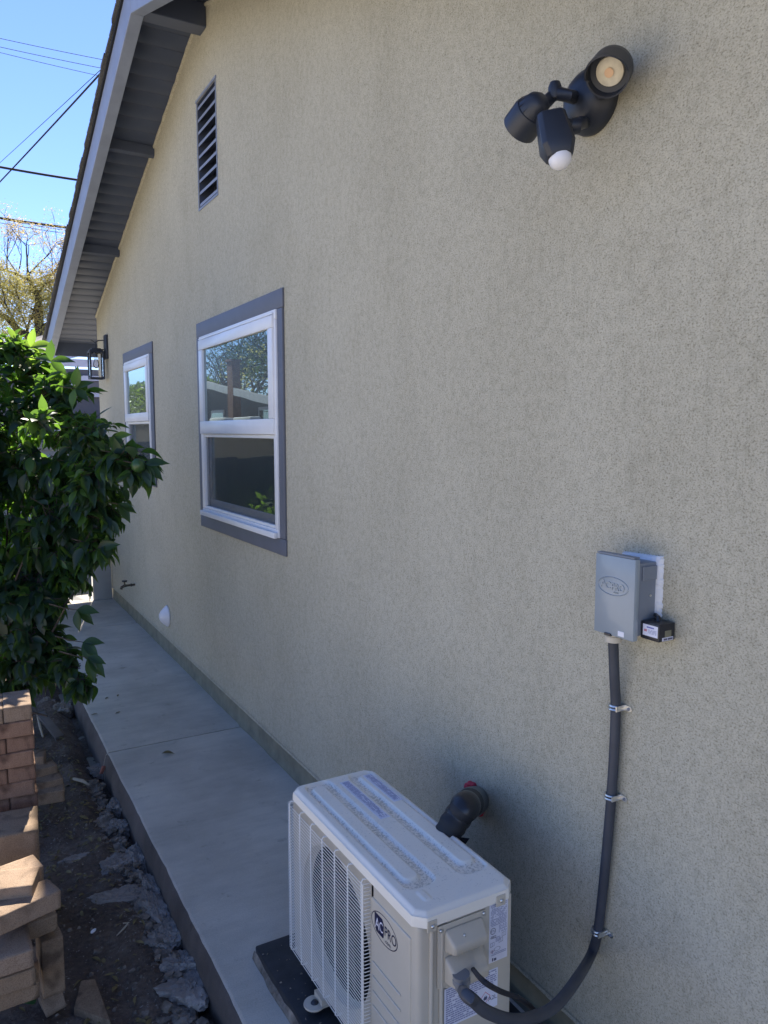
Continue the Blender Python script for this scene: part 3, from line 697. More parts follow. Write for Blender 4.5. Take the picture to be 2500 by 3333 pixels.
b = MB(); b.box(LX-.064, LX+.064, LY-.064, LY+.064, LZ1+.0015, LZ1+.014); b.box(LX-.045, LX+.045, LY-.045, LY+.045, LZ1+.0145, LZ1+.030); b.build('cap', 'black', ln, bevel=.003)
b = MB(); b.tube([(LX, LY, LZ1+.03), (LX, LY, LZ1+.085), (LX+.004, LY, LZ1+.098), (LX+.035, LY, LZ1+.115), (-.02, LY-.02, LZ1+.117)], .006, 10); b.tube([(LX, LY, LZ1+.09), (LX-.02, LY+.0, LZ1+.10), (LX-.045, LY, LZ1+.118)], .0045, 8); b.tube([(LX+.03, LY, LZ1+.02), (-.02, LY-.01, LZ1+.022)], .006, 8); b.build('bracket', 'black', ln, ang=60)
for sx, sy in ((-1, 0), (1, 0), (0, -1), (0, 1)):
    b = MB(); e = LH
    if sx: b.box(LX+sx*e-.0015, LX+sx*e+.0015, LY-LH+.0095, LY+LH-.0095, LZ0+.019, LZ1-.019)
    else: b.box(LX-LH+.0095, LX+LH-.0095, LY+sy*e-.0015, LY+sy*e+.0015, LZ0+.019, LZ1-.019)
    b.build('glass_pane', 'clear', ln, smooth=False)
b = MB(); b.tube([(LX, LY, LZ1-.001), (LX, LY, LZ1-.055)], .017, 16); b.build('lamp_socket', 'black', ln, ang=60)
b = MB(); b.lathe((LX, LY, LZ1-.052), (0, 0, -1), [(.010, 0), (.013, .02), (.026, .06), (.031, .085), (.026, .108), (.012, .121), (0, .124)], 24); bu = b.build('bulb', 'clear', ln, ang=80)
b = MB()
for k in range(4):
    a = k*math.pi/2; b.tube([(LX+.004*math.cos(a), LY+.004*math.sin(a), LZ1-.075), (LX+.010*math.cos(a), LY+.010*math.sin(a), LZ1-.105), (LX+.009*math.cos(a), LY+.009*math.sin(a), LZ1-.150)], .0018, 5)
b.build('filament', 'bulb', bu)

# --- round white vent cap
dv = empty('dryer_vent_cap', (0, 6.335, .25), 'round white domed plastic vent cap low on the stucco wall', 'vent cap')
b = MB(); b.lathe((-.001, 6.335, .330), (-1, 0, 0), [(0, 0), (.088, 0), (.090, .006), (.084, .014), (.066, .034), (.044, .056), (.026, .066), (0, .070)], 36); b.build('cap_dome', 'white', dv, ang=80)
b = MB(); b.lathe((-.064, 6.335, .332), (-1, 0, 0), [(.010, 0), (.009, .008), (0, .010)], 12); b.build('cap_knob', 'white', dv)
# --- hose bib
hb = empty('hose_faucet', (0, 7.6, .36), 'small corroded brass hose faucet sticking out of the wall', 'faucet')
b = MB(); b.tube([(-.001, 7.61, .372), (-.06, 7.605, .372), (-.105, 7.60, .370), (-.13, 7.597, .360), (-.135, 7.596, .340)], [.010, .010, .013, .013, .014], 12); b.lathe((-.03, 7.605, .372), (-1, 0, 0), [(.010, 0), (.016, .002), (.016, .014), (.010, .016)], 6)
b.tube([(-.10, 7.60, .375), (-.10, 7.60, .41)], .008, 8); b.build('faucet_body', simple('old_brass', (.14, .12, .09), .5, metal=.6, var=.3, vs=60), hb, ang=50)
b = MB(); b.lathe((-.10, 7.60, .41), (0, 0, 1), [(0, 0), (.024, 0), (.026, .006), (.024, .014), (0, .015)], 8); b.build('faucet_handle', 'black', hb, ang=50)

# ================================================================== AIR CONDITIONER
ac = empty('air_conditioner', (-.43, 1.88, .09), 'cream outdoor air conditioner condenser with wire fan grille on a black pad', 'air conditioner')
FX, BXX, NY_, FY = -.582, -.292, 1.490, 2.275
AZ0, AZ1 = .098, .652
b = MB()
# cabinet: panels around an open fan mouth
cy, cz, cr = 1.968, .378, .228
# front panel with round hole
N = 64; outer = []
def sqpt(a):
    c, s = math.cos(a), math.sin(a); hy0, hy1, hz0, hz1 = 1.730-cy, FY-cy, AZ0-cz, AZ1-cz
    t = min([(hy1/c) if c > 1e-9 else 1e9, (hy0/c) if c < -1e-9 else 1e9, (hz1/s) if s > 1e-9 else 1e9, (hz0/s) if s < -1e-9 else 1e9]); return (cy+c*t, cz+s*t)
angs = sorted([2*math.pi*k/N for k in range(N)]+[math.atan2(zz-cz, yy-cy) % (2*math.pi) for yy in (1.730, FY) for zz in (AZ0, AZ1)])
ro, r0, r1 = [], [], []
for a in angs:
    yy, zz = sqpt(a); ro.append(b.bm.verts.new((FX, yy, zz))); r0.append(b.bm.verts.new((FX, cy+cr*math.cos(a), cz+cr*math.sin(a)))); r1.append(b.bm.verts.new((FX+.03, cy+cr*.97*math.cos(a), cz+cr*.95*math.sin(a))))
n_ = len(angs)
for k in range(n_):
    j = (k+1) % n_; b.bm.faces.new((ro[k], ro[j], r0[j], r0[k])); b.bm.faces.new((r0[k], r0[j], r1[j], r1[k]))
b.build('front_panel', 'acp', ac, ang=40)
# raised service front on the right with rounded vertical corner
b = MB(); b.box(FX-.001, FX+.10, NY_+.003, 1.7295, AZ0, AZ1); b.build('corner_panel', 'acp', ac, bevel=.016, seg=4)
b = MB(); b.box(FX-.0055, FX+.01, 1.522, 1.724, AZ0+.03, .606); b.build('raised_front', 'acp', ac, bevel=.005, seg=3)
# side panel (faces the viewer), rear and far walls
b = MB(); b.box(-.500, BXX, NY_, NY_+.02, AZ0, AZ1); b.build('side_panel', 'acp', ac, bevel=.005, seg=3)
b = MB(); b.box(BXX-.012, BXX-.0005, NY_+.021, FY-.011, AZ0, AZ1); b.box(FX+.001, BXX-.0125, FY-.01, FY, AZ0, AZ1); b.box(FX+.02, BXX-.013, NY_+.022, FY-.012, AZ0-.0, AZ0+.015); b.build('rear_shell', 'fins', ac, smooth=False)
b = MB(); b.box(FX+.15, FX+.155, NY_+.2, FY-.011, AZ0+.016, AZ1-.01); b.build('coil', 'fins', ac, smooth=False)  # near-black coil: shade inside the cabinet put into its colour
for k in range(58):
    pass
b = MB()
for x_ in (-.545, -.515): b.tube([(x_, NY_+.001, AZ0+.02), (x_, NY_-.001, .625), (x_, NY_+.002, .634)], .006, 10)
b.build('side_rib', 'acp', ac, ang=80)
# fan
b = MB(); b.lathe((FX+.055, cy, cz), (-1, 0, 0), [(.045, -.03), (.045, .0), (.03, .008), (0, .010)], 24)
for k in range(3):
    a0 = k*2*math.pi/3+.5; pr = None
    for i in range(9):
        r = .04+.18*i/8; cur = []
        for t_ in (-.5, .5):
            a = a0+t_*(1.15-.25*i/8)+.25*i/8; cur.append(b.bm.verts.new((FX+.07+t_*.05, cy+r*math.cos(a), cz+r*math.sin(a))))
        if pr: b.bm.faces.new((pr[0], pr[1], cur[1], cur[0]))
        pr = cur
b.build('fan', 'fan', ac, ang=60)
# wire grille
b = MB(); gx = -.606; gy0, gy1, gz0, gz1 = 1.736, 2.272, .134, .636
nw = 48
for k in range(nw):
    z = gz0+(gz1-gz0)*k/(nw-1)
    b.tube([(FX-.001, gy0, z), (gx+.006, gy0+.001, z), (gx, gy0+.008, z), (gx, gy1-.012, z), (gx+.004, gy1, z), (gx+.02, gy1+.006, z), (gx+.06, gy1+.008, z)], .0013, 5)
for k in range(7):
    y = gy0+.011+(gy1-gy0-.03)*k/6
    b.tube([(FX, y, gz1+.006), (gx+.006, y, gz1+.010), (gx+.0018, y, gz1+.004), (gx+.0018, y, gz0-.006), (gx+.01, y, gz0-.010), (FX, y, gz0-.008)], .0023, 6)
b.tube([(gx+.001, gy0+.002, gz0-.002), (gx+.001, gy0+.002, gz1+.002)], .0022, 6)
b.build('fan_grille', 'grille', ac, ang=80)
# badge: ring, block, letters
B0 = FX-.0058
lg = MB(); lc = (1.651, .550); N = 60; pr = None; ea, eb = .0700, .040
for k in range(N+1):
    a = 2*math.pi*k/N; cur = [lg.bm.verts.new((B0, lc[0]-ea*q*math.cos(a), lc[1]+(eb-(1-q)*ea*.75)*math.sin(a))) for q in (1, .955)]
    if pr: lg.bm.faces.new((pr[0], pr[1], cur[1], cur[0]))
    pr = cur
lg.poly([(B0, lc[0]+.052, lc[1]+.026), (B0, lc[0]+.010, lc[1]+.026), (B0, lc[0]+.002, lc[1]+.016), (B0, lc[0]+.002, lc[1]-.020), (B0, lc[0]+.006, lc[1]-.026), (B0, lc[0]+.042, lc[1]-.026), (B0, lc[0]+.052, lc[1]-.014)])
badge = lg.build('badge', 'navy', ac, smooth=False)
tt = [text('A', .044, 'label', 'x', None, FM(B0-.0006, lc[0]+.036, lc[1]-.002), sx=.8), text('C', .040, 'label', 'x', None, FM(B0-.0006, lc[0]+.015, lc[1]-.001), sx=.75)]
join_mesh('badge_initials', tt, badge)
tt = [text('PRO', .040, 'navy', 'x', None, FM(B0-.0006, lc[0]-.033, lc[1]+.001), sx=.82), text('.com', .016, 'navy', 'x', None, FM(B0-.0006, lc[0]-.020, lc[1]-.024))]
join_mesh('badge_letters', tt, badge)
b = MB()
for k in range(4):
    z = .425-k*.043
    b.tube([(FX-.0055, 1.712, z), (FX-.0068, 1.706, z), (FX-.0068, 1.570, z), (FX-.0055, 1.565, z)], .0030, 8)
b.build('pressed_ribs', 'acp', ac, ang=80)
# lid: pressed top as a height field
lid = MB(); lx0, lx1, ly0, ly1 = -.590, -.283, 1.482, 2.284; LZ = .684
def sm(e0, e1, x): t = max(0, min(1, (x-e0)/(e1-e0))); return t*t*(3-2*t)
def rr(u, v, u0, u1, v0, v1, s=.018, c=.05):
    # u across .307 m, v along .802 m ; rounded rect mask 0..1 in metres
    X_, Y_ = u*.307, v*.802; x0, x1, y0, y1 = u0*.307+c, u1*.307-c, v0*.802+c, v1*.802-c
    dx = max(x0-X_, 0, X_-x1); dy = max(y0-Y_, 0, Y_-y1); d = math.hypot(dx, dy)-c
    return 1-sm(-s*.5, s*.5, d)
def lidh(u, v):
    h = 0.0
    ch1 = rr(u, v, .13, .43, .135, .975, .010, .03); ch3 = rr(u, v, .655, .955, .12, .975, .010, .03)
    h -= .0085*max(ch1, ch3, rr(u, v, .04, .25, .07, .135, .010, .008)*.0)
    h += .0105*rr(u, v, .17, .335, .18, .94, .011, .022)
    h += .0105*rr(u, v, .745, .91, .175, .945, .011, .022)
    h += .003*rr(u, v, .17, .24, .06, .115, .009, .008)
    # pressed stubs near both ends
    return h
NU, NV = 110, 230; g_ = []
for j in range(NV+1):
    v = j/NV; row = []
    for i in range(NU+1):
        u = i/NU; ex = min(u, 1-u)*.307; ey = min(v, 1-v)*.802
        # clipped corners
        cx, cy_ = ex, ey; co = .028
        x = lx0+(lx1-lx0)*u; y = ly0+(ly1-ly0)*v
        if ex+ey < co:
            f = (co-(ex+ey))/2; x += f*(1 if u < .5 else -1); y += f*(1 if v < .5 else -1); e = 0
        else: e = min(ex, ey, (ex+ey-co)*.7071)
        z = LZ+lidh(u, v)-.010*(1-sm(0, .016, e))
        row.append(lid.bm.verts.new((x, y, z)))
    g_.append(row)
for j in range(NV):
    for i in range(NU): lid.bm.faces.new((g_[j][i], g_[j][i+1], g_[j+1][i+1], g_[j+1][i]))
# skirt
per = [g_[0][i] for i in range(NU+1)]+[g_[j][NU] for j in range(1, NV+1)]+[g_[NV][i] for i in range(NU-1, -1, -1)]+[g_[j][0] for j in range(NV-1, 0, -1)]
cxm, cym = (lx0+lx1)/2, (ly0+ly1)/2
p1 = [lid.bm.verts.new((p.co.x+(.0012 if p.co.x > cxm else -.0012), p.co.y+(.0012 if p.co.y > cym else -.0012), .664)) for p in per]
p2 = [lid.bm.verts.new((p.co.x, p.co.y, .6475)) for p in p1]
for A, B_ in ((per, p1), (p1, p2)):
    for k in range(len(A)):
        j = (k+1) % len(A); lid.bm.faces.new((A[k], A[j], B_[j], B_[k]))
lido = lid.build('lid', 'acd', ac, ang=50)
for a0, a1 in ((-.563, -.535), (-.352, -.322)):
    b = MB(); b.box(a0, a1, ly0-.0035, ly0+.001, .636, .666); b.build('lid_tab', 'acp', lido, bevel=.0015, seg=1)
def screw(p, par, n=(0, -1, 0), r=.0055):
    b = MB(); b.lathe(p, n, [(r, 0), (r*.95, .0025), (r*.5, .0042), (0, .0046)], 14); b.build('screw', 'steel', par, ang=60)
for x_ in (-.548, -.336): screw((x_, ly0-.0036, .651), lido)
# top labels (follow the sheet metal)
def lidz(x, y): return LZ+lidh((x-lx0)/.307, (y-ly0)/.802)
def toplabel(u0, u1, v0, v1, rows, seed):
    x0, x1 = lx0+.307*u0, lx0+.307*u1; y0, y1 = ly0+.802*v0, ly0+.802*v1; z = max(lidz((x0+x1)/2, (y0+y1)/2), lidz(x0, y0), lidz(x1, y1))+.0006
    b = MB(); b.box(x0, x1, y0, y1, z-.0004, z); L = b.build('caution_label', 'label', lido, smooth=False)
    strips(L, 'inkg', 'fine_print', (x0+.003, y1-.004, z), (0, -1, 0), (1, 0, 0), y1-y0-.010, 0, 1)
    return L, z, x0, x1, y0, y1
def toplabel(u0, u1, v0, v1, rows, seed):
    x0, x1 = lx0+.307*u0, lx0+.307*u1; y0, y1 = ly0+.802*v0, ly0+.802*v1; z = max(lidz((x0+x1)/2, (y0+y1)/2), lidz(x0+.002, y0), lidz(x1-.002, y1))+.0008
    b = MB(); b.box(x0, x1, y0, y1, z-.0006, z); L = b.build('caution_label', 'label', lido, smooth=False)
    strips(L, 'inkg', 'fine_print', (x1-.004, y1-.006, z), (0, -1, 0), (1, 0, 0), y1-y0-.014, x1-x0-.010, rows, fill=.55, gap=.12, seed=seed, dens=.93)
toplabel(.505, .615, .575, .925, 6, 11); toplabel(.800, .905, .665, .930, 6, 12)
# service cover with two hoods
b = MB(); b.box(-.528, -.380, NY_-.005, NY_+.001, .470, .638); svc = b.build('service_cover', 'acp', ac, bevel=.0035, seg=2)
def hood(z1, z0, out0, out1, inset=.0):
    x0, x1 = -.512, -.392; y = NY_-.0052
    lip = .030 if out1 > .04 else .020
    b = MB()
    b.prism([(x0, y, z0), (x0, y, z1), (x0+.012, y-out1, z1-(z1-z0)*.58), (x0+.012, y-out1*.93, z0+.002)], [(x1, y, z0), (x1, y, z1), (x1-.006, y-out1, z1-(z1-z0)*.58), (x1-.006, y-out1*.93, z0+.002)])
    return b.build('cable_hood', 'acp', svc, bevel=.008, seg=4, ang=50)
hood(.628, .566, 0, .036); hood(.556, .482, 0, .044)
screw((-.520, NY_-.0055, .626), svc); screw((-.388, NY_-.0055, .630), svc); screw((-.43, NY_-.0055, .4745), svc, r=.004)
screw((-.462, NY_-.024, .606), svc, n=(0, -.8, .55), r=.004)
# side labels
def sidelabel(x0, x1, z0, z1, y): 
    b = MB(); b.box(x0, x1, y-.0006, y, z0, z1); return b.build('rating_label', 'label', ac, smooth=False)
YL = NY_-.0002
L1 = sidelabel(-.366, -.306, .4790, .6430, YL); yy = YL-.0006
ex, ez = (1, 0, 0), (0, 0, 1)
strips(L1, 'inkg', 'fine_print', (-.362, yy, .6390), ex, ez, .052, .060, 15, fill=.5, seed=21, dens=.8)
strips(L1, 'inkg', 'fine_print', (-.335, yy, .5780), ex, ez, .026, .022, 6, fill=.5, seed=22, dens=.8)
strips(L1, 'ink', 'fine_print', (-.362, yy, .5530), ex, ez, .018, .008, 3, fill=.6, seed=23)
strips(L1, 'inkg', 'fine_print', (-.345, yy, .5470), ex, ez, .016, .014, 4, fill=.5, seed=24)
strips(L1, 'inkg', 'fine_print', (-.358, yy, .5050), ex, ez, .048, .008, 2, fill=.5, seed=25)
b = MB(); b.poly([(-.356, yy-.0004, .4820), (-.352, yy-.0004, .4820), (-.352, yy-.0004, .4910), (-.356, yy-.0004, .4910)]); b.poly([(-.350, yy-.0004, .4820), (-.342, yy-.0004, .4820), (-.342, yy-.0004, .4890), (-.350, yy-.0004, .4890)]); b.build('date_block', 'ink', L1, smooth=False)
def ringflat(b, x, z, r0, r1, y, n=28, sz=1):
    pr = None
    for k in range(n+1):
        a = 2*math.pi*k/n; cur = [b.bm.verts.new((x+q*math.cos(a), y, z+q*sz*math.sin(a))) for q in (r0, r1)]
        if pr: b.bm.faces.new((pr[0], pr[1], cur[1], cur[0]))
        pr = cur
def dia(b, x, z, r, t, y):
    o = [(x, z+r), (x+r, z), (x, z-r), (x-r, z)]; i = [(x, z+r-t), (x+r-t, z), (x, z-r+t), (x-r+t, z)]
    for k in range(4):
        j = (k+1) % 4; b.poly([(o[k][0], y, o[k][1]), (o[j][0], y, o[j][1]), (i[j][0], y, i[j][1]), (i[k][0], y, i[k][1])])
def flame(b, x, z, s, y):
    b.poly([(x+a*s, y, z+c*s) for a, c in ((-.35, -.5), (-.55, -.1), (-.32, .12), (-.22, .45), (.0, .15), (.18, .62), (.25, .2), (.45, .3), (.5, -.15), (.3, -.5))])
b = MB(); ringflat(b, -.354, .5660, .0088, .0074, yy-.0005); ringflat(b, -.340, .5130, .0105, .0094, yy-.0005, sz=.55)
# small book pictograms
for bx_, bz_ in ((-.318, .5470), (-.356, .5280), (-.328, .5330)):
    for q in ((0, 1), ):
        w2, h2, t2 = .0065, .0055, .0007
        for a0, a1, c0, c1 in ((-w2, w2, h2-t2, h2), (-w2, w2, -h2, -h2+t2), (-w2, -w2+t2, -h2, h2), (w2-t2, w2, -h2, h2), (-t2/2, t2/2, -h2, h2)):
            b.poly([(bx_+a0, yy-.0005, bz_+c0), (bx_+a1, yy-.0005, bz_+c0+.002), (bx_+a1, yy-.0005, bz_+c1+.002), (bx_+a0, yy-.0005, bz_+c1)])
b.build('symbols', 'ink', L1, smooth=False)
join_mesh('certification_letters', [text('ETL', .0080, 'ink', 'x', None, frame4((-.354, yy-.0006, .5660), ex, ez))], L1)
b = MB(); dia(b, -.356, .5095, .0055, .0008, yy-.0005); b.build('hazard_diamond', 'red', L1, smooth=False)
b = MB(); flame(b, -.356, .5095, .004, yy-.0005); b.build('flame_mark', 'ink', L1, smooth=False)
L2 = sidelabel(-.505, -.336, .352, .460, YL)
strips(L2, 'inkg', 'fine_print', (-.500, yy, .458), ex, ez, .160, .040, 7, fill=.62, seed=31, dens=.9)
strips(L2, 'inkg', 'fine_print', (-.500, yy, .417), ex, ez, .098, .060, 10, fill=.62, seed=32, dens=.93)
b = MB(); dia(b, -.376, .389, .0165, .0018, yy-.0005); b.build('hazard_diamond', 'red', L2, smooth=False)
b = MB(); flame(b, -.376, .388, .0125, yy-.0005); b.build('flame_mark', 'ink', L2, smooth=False)
join_mesh('refrigerant_letters', [text('A2L', .017, 'ink', 'x', None, frame4((-.353, yy-.0006, .380), ex, ez))], L2)
# gland and base feet
b = MB(); gp = onY(1502, 3178, 1.444); b.lathe(gp+Vector((0, .002, .006)), (.10, .02, -1), [(0, 0), (.0215, 0), (.0215, .010), (.0205, .011), (.0225, .013), (.0225, .024), (.0195, .027), (.0185, .040), (.0135, .042), (0, .042)], 24); b.build('conduit_gland', 'fit', ac, ang=40)
for y_ in (2.05, 1.62):
    b = MB()
    b.lathe((-.612, y_, .072), (0, 0, 1), [(.010, 0), (.034, 0), (.035, .003), (.034, .006), (.010, .006)], 20); b.box(-.61, -.35, y_-.030, y_+.030, .072, .078); b.box(-.60, -.36, y_-.028, y_+.028, .078, .0975)
    f_ = b.build('mounting_foot', 'acp', ac, ang=50)
    b = MB(); b.lathe((-.612, y_, .0505), (0, 0, 1), [(0, 0), (.014, 0), (.014, .026), (.008, .034), (0, .035)], 12); b.build('rubber_foot', 'blackp', f_, ang=50)
cpts2 = [Vector(p) for p in (onY(1540, 3155, NY_-.03), P(1572, 3192, 1.56), P(1625, 3225, 1.60), P(1690, 3250, 1.68), P(1735, 3285, 1.74), P(1760, 3330, 1.78))]
b = MB(); b.tube(smooth_path(cpts2), .0058, 10); tag(b.build('black_cable', 'wire', ang=80), 'thin black power cable drooping from the air conditioner hood towards the wall', 'cable')
# insulated line set
ls = empty('insulated_refrigerant_line', (-.1, 2.03, .5), 'thick black taped refrigerant pipe bundle entering the wall behind the air conditioner', 'pipe')
q0 = onX(1545, 2610, -.01)
lp = [Vector(p) for p in (onX(1550, 2605, .005), P(1520, 2620, 2.33), P(1490, 2660, 2.30), P(1462, 2705, 2.29), P(1440, 2760, 2.30), P(1425, 2830, 2.32))]
b = MB(); sp_ = smooth_path(lp, 8); b.tube(sp_, [.044-.006*i/len(sp_)+.0015*math.sin(i*1.3) for i in range(len(sp_))], 22); b.build('pipe_insulation', 'foam', ls, ang=60)
b = MB()
for i0, wd, rr_ in ((0, 6, .0475), (8, 4, .0450), (14, 4, .0430)):
    seg_ = sp_[i0:i0+wd+1]; b.tube(seg_, [rr_-.002]+[rr_]*(len(seg_)-2)+[rr_-.003], 24)
b.build('tape_wrap', 'tape', ls, ang=50)
b = MB(); tpp = P(1478, 2722, 2.27)
b.poly([tpp, tpp+RT*.045-UP*.002-FW*.01, tpp+RT*.035-UP*.022, tpp-UP*.045+RT*.005]); b.build('loose_tape_end', 'tape', ls)
b = MB(); rs = random.Random(5)
for k in range(26):
    a = rs.uniform(-.2, 2.0) if k < 20 else rs.uniform(-1.4, -.7); r = .043+rs.random()*.014
    c = Vector((-.006, q0.y+.012-math.cos(a+.6)*r*.9, q0.z+math.sin(a+.6)*r)); b.lathe(c, (-1, rs.uniform(-.4, .4), rs.uniform(-.4, .4)), [(.010, -.004), (.010, .004), (.006, .010), (0, .013)], 7)
b.build('sealant', 'redfoam', ls, ang=80)

# black equipment pad with mortar crumbs along its edge
pd = empty('equipment_pad', (-.4, 1.7, 0), 'flat black rubber-topped pad under the air conditioner with crumbling mortar edge', 'pad')
b = MB(); b.box(-.668, -.05, 1.05, 2.435, .001, .050); b.build('pad_slab', 'pad', pd, bevel=.006)
b = MB(); rs = random.Random(9); pr = None
for k in range(150):
    y = 2.44-k*.0095; wv = .008+.010*abs(noise.noise(Vector((y*9, 0, 2))))+.016*max(0, noise.noise(Vector((y*4.3, 7, 2)))); hgt = .012+.030*abs(noise.noise(Vector((y*6, 5, 2))))
    cur = [b.bm.verts.new((-.667, y, .004)), b.bm.verts.new((-.6675, y, hgt+.008)), b.bm.verts.new((-.669-wv*.5, y, hgt)), b.bm.verts.new((-.669-wv, y, .001))]
    if pr:
        for j in range(3): b.bm.faces.new((pr[j], pr[j+1], cur[j+1], cur[j]))
    pr = cur
b.build('mortar_edge', 'mortar', pd, ang=60)
b = MB()
for k in range(60):
    x, y = rs.uniform(-.66, -.58), rs.uniform(1.5, 2.42); s = rs.uniform(.0015, .005); a = rs.random()*6.3
    c = Vector((x, y, .0505)); u = Vector((math.cos(a), math.sin(a), 0))*s; v = Vector((-math.sin(a), math.cos(a), 0))*s*rs.uniform(.3, .9)
    b.prism([c-u-v, c+u-v*.6, c+u*.7+v, c-u*.8+v*.9], [(p+Vector((0, 0, s*.5))) for p in (c-u*.6-v*.6, c+u*.7-v*.4, c+u*.5+v*.7, c-u*.5+v*.6)])
db = b.build('crumbs', 'mortar', pd); db['kind'] = 'stuff'

# ================================================================== PAVERS
def worn(name, dims, mat, seed=0.0):
    b = MB(); dx, dy, dz = dims; hx, hy, hz = dx/2, dy/2, dz/2; n_ = [max(6, int(q/.011)) for q in dims]
    b.box(-hx, hx, -hy, hy, -hz, hz)
    bmesh.ops.subdivide_edges(b.bm, edges=b.bm.edges[:], cuts=14, use_grid_fill=True)
    sv = Vector((seed, seed*.7, -seed))
    for v in b.bm.verts:
        p = v.co.copy(); w = p*1.0+sv
        r = .0022+.002*max(0, noise.noise(w*30))+.016*max(0, noise.noise(w*17)-.30)
        q = Vector((max(-hx+r, min(hx-r, p.x)), max(-hy+r, min(hy-r, p.y)), max(-hz+r, min(hz-r, p.z))))
        d = p-q
        if d.length > r: d = d.normalized()*r
        v.co = q+d+Vector((noise.noise(w*60), noise.noise(w*60+Vector((9, 0, 0))), noise.noise(w*60+Vector((0, 9, 0)))))*.0009+Vector((0, 0, hz))
    return b.build(name, mat, None, ang=180)
def paver(loc, rz, dims=(.2, .1, .06), mat='pavB', label='', group='concrete pavers stacked beside the dirt strip', tilt=(0, 0), name='paver'):
    o = worn(name, dims, mat, (loc[0]*7+loc[2]*13) % 50)
    rs = random.Random(hash((round(loc[0], 3), round(loc[1], 3), round(loc[2], 3))) & 0xffff)
    o.location = loc; o.rotation_euler = (tilt[0], tilt[1], rz); return tag(o, label, 'paver', group)
ordn = ['top', 'second', 'third', 'fourth', 'fifth', 'sixth', 'seventh', 'eighth', 'ninth', 'tenth', 'eleventh', 'twelfth', 'thirteenth', 'fourteenth', 'fifteenth', 'sixteenth']
rs = random.Random(21); PX, PY, ZT = -1.383, 3.302, .800
HC = .0602
for k in range(15):
    z = ZT-HC*(k+1)+.0001; jx, jy = rs.uniform(-.004, .004), rs.uniform(-.004, .004); rz = R_(-3)+rs.uniform(-.02, .02); sh = -.006 if k % 2 == 1 else 0
    if z < -.16: break
    for s in (-1, 1):
        if k % 2 == 0: loc = (PX+s*.0505+jx, PY+jy, z); r2 = rz+math.pi/2; which = 'right' if s > 0 else 'left'
        else: loc = (PX+jx-.004, PY+s*.0505+jy, z); r2 = rz; which = 'rear' if s > 0 else 'front'
        ext = ', dappled with leaf shadow' if k == 0 else ''
        paver(loc, r2, mat='pavB' if k else 'pavA', label=f'{which} reddish paver in the {ordn[k]} course of the tall brick pillar{ext}')
# second, lower stack hidden behind the pillar with stepped ends
for k, (px_, py_, d_, rz) in enumerate(((118, 2465, 4.0, -12), (150, 2505, 3.95, 10), (170, 2545, 3.9, 4), (178, 2578, 3.86, -6))):
    p = P(px_-38, py_+10, d_); paver((p.x, p.y, p.z-.03), R_(rz), mat='pavC', label=f'dark paver in {ordn[k]} layer of the stepped low stack behind the tall pillar')
# larger blocks in front of the pillar
def boxat(corner, rz, dims, mat, label, tilt=(0, 0)):
    """corner = top, near, right corner of the block"""
    c, s = math.cos(rz), math.sin(rz); ex = Vector((c, s, 0)); ey = Vector((-s, c, 0))
    loc = corner-ex*dims[0]/2+ey*dims[1]/2; loc = Vector((loc.x, loc.y, corner.z-dims[2]))
    return paver(loc, rz, dims, mat, label, tilt=tilt)
boxat(P(124, 2700, 2.78), R_(-5), (.30, .20, .135), 'pavC', 'large tan block lying in front of the tall brick pillar')
cb = P(121, 2792, 2.80); boxat(cb, R_(-3), (.2, .1, .06), 'pavC', 'tan paver under the large block, nearest its right end'); boxat(cb-Vector((.203, -.004, .001)), R_(-3), (.2, .1, .06), 'pavC', 'tan paver under the large block, at the left frame edge')
boxat(P(121, 2856, 2.86), R_(-3), (.40, .22, .20), 'pavC', 'wide tan block at the base below the large block')
# leaning pile
pa = P(104, 2882, 2.46); boxat(pa, R_(-17), (.2, .115, .058), 'pavA', 'sunlit tan paver on top of the loose front pile')
pb = P(198, 2896, 2.50)
o = boxat(pb, R_(18), (.2, .1, .062), 'pavA', 'tan paver with a dark round stain, rotated under the sunlit top paver'); 
boxat(P(142, 2818, 2.62), R_(14), (.2, .1, .06), 'pavA', 'paver corner poking out behind the sunlit top paver')
boxat(P(188, 2975, 2.56), R_(10), (.21, .16, .055), 'pavC', 'thin paver beneath the stained rotated paver')
boxat(P(109, 3090, 2.38), R_(2), (.22, .19, .058), 'pavA', 'broad half-lit paver behind the upright leaning paver')
boxat(P(116, 3150, 2.40), R_(2), (.22, .17, .058), 'pavC', 'shaded paver directly under the broad half-lit paver')
boxat(P(128, 3195, 2.43), R_(3), (.24, .16, .056), 'pavC', 'lowest dark paver in the front pile beside the green hose')
boxat(P(206, 3046, 2.58), R_(6), (.07, .10, .20), 'pavC', 'paver standing on end behind the upright leaning paver')
# upright leaning paver
up_ = worn('paver', (.068, .10, .205), 'pavA', 3.3)
g0 = onZ(178, 3300, -.125); up_.location = Vector((g0.x, g0.y+.05, -.128)); up_.rotation_euler = (R_(-6), R_(-9), R_(9))
tag(up_, 'tan paver standing on end and leaning against the front pile', 'paver', 'concrete pavers stacked beside the dirt strip')
# hose behind pavers
b = MB(); b.tube(smooth_path([P(-60, 3240, 2.62), P(10, 3262, 2.55), P(50, 3252, 2.56), P(110, 3258, 2.62)]), .011, 10); tag(b.build('garden_hose', simple('green_hose', (.03, .09, .03), .35), ang=80), 'short green garden hose loop under the paver pile', 'hose')

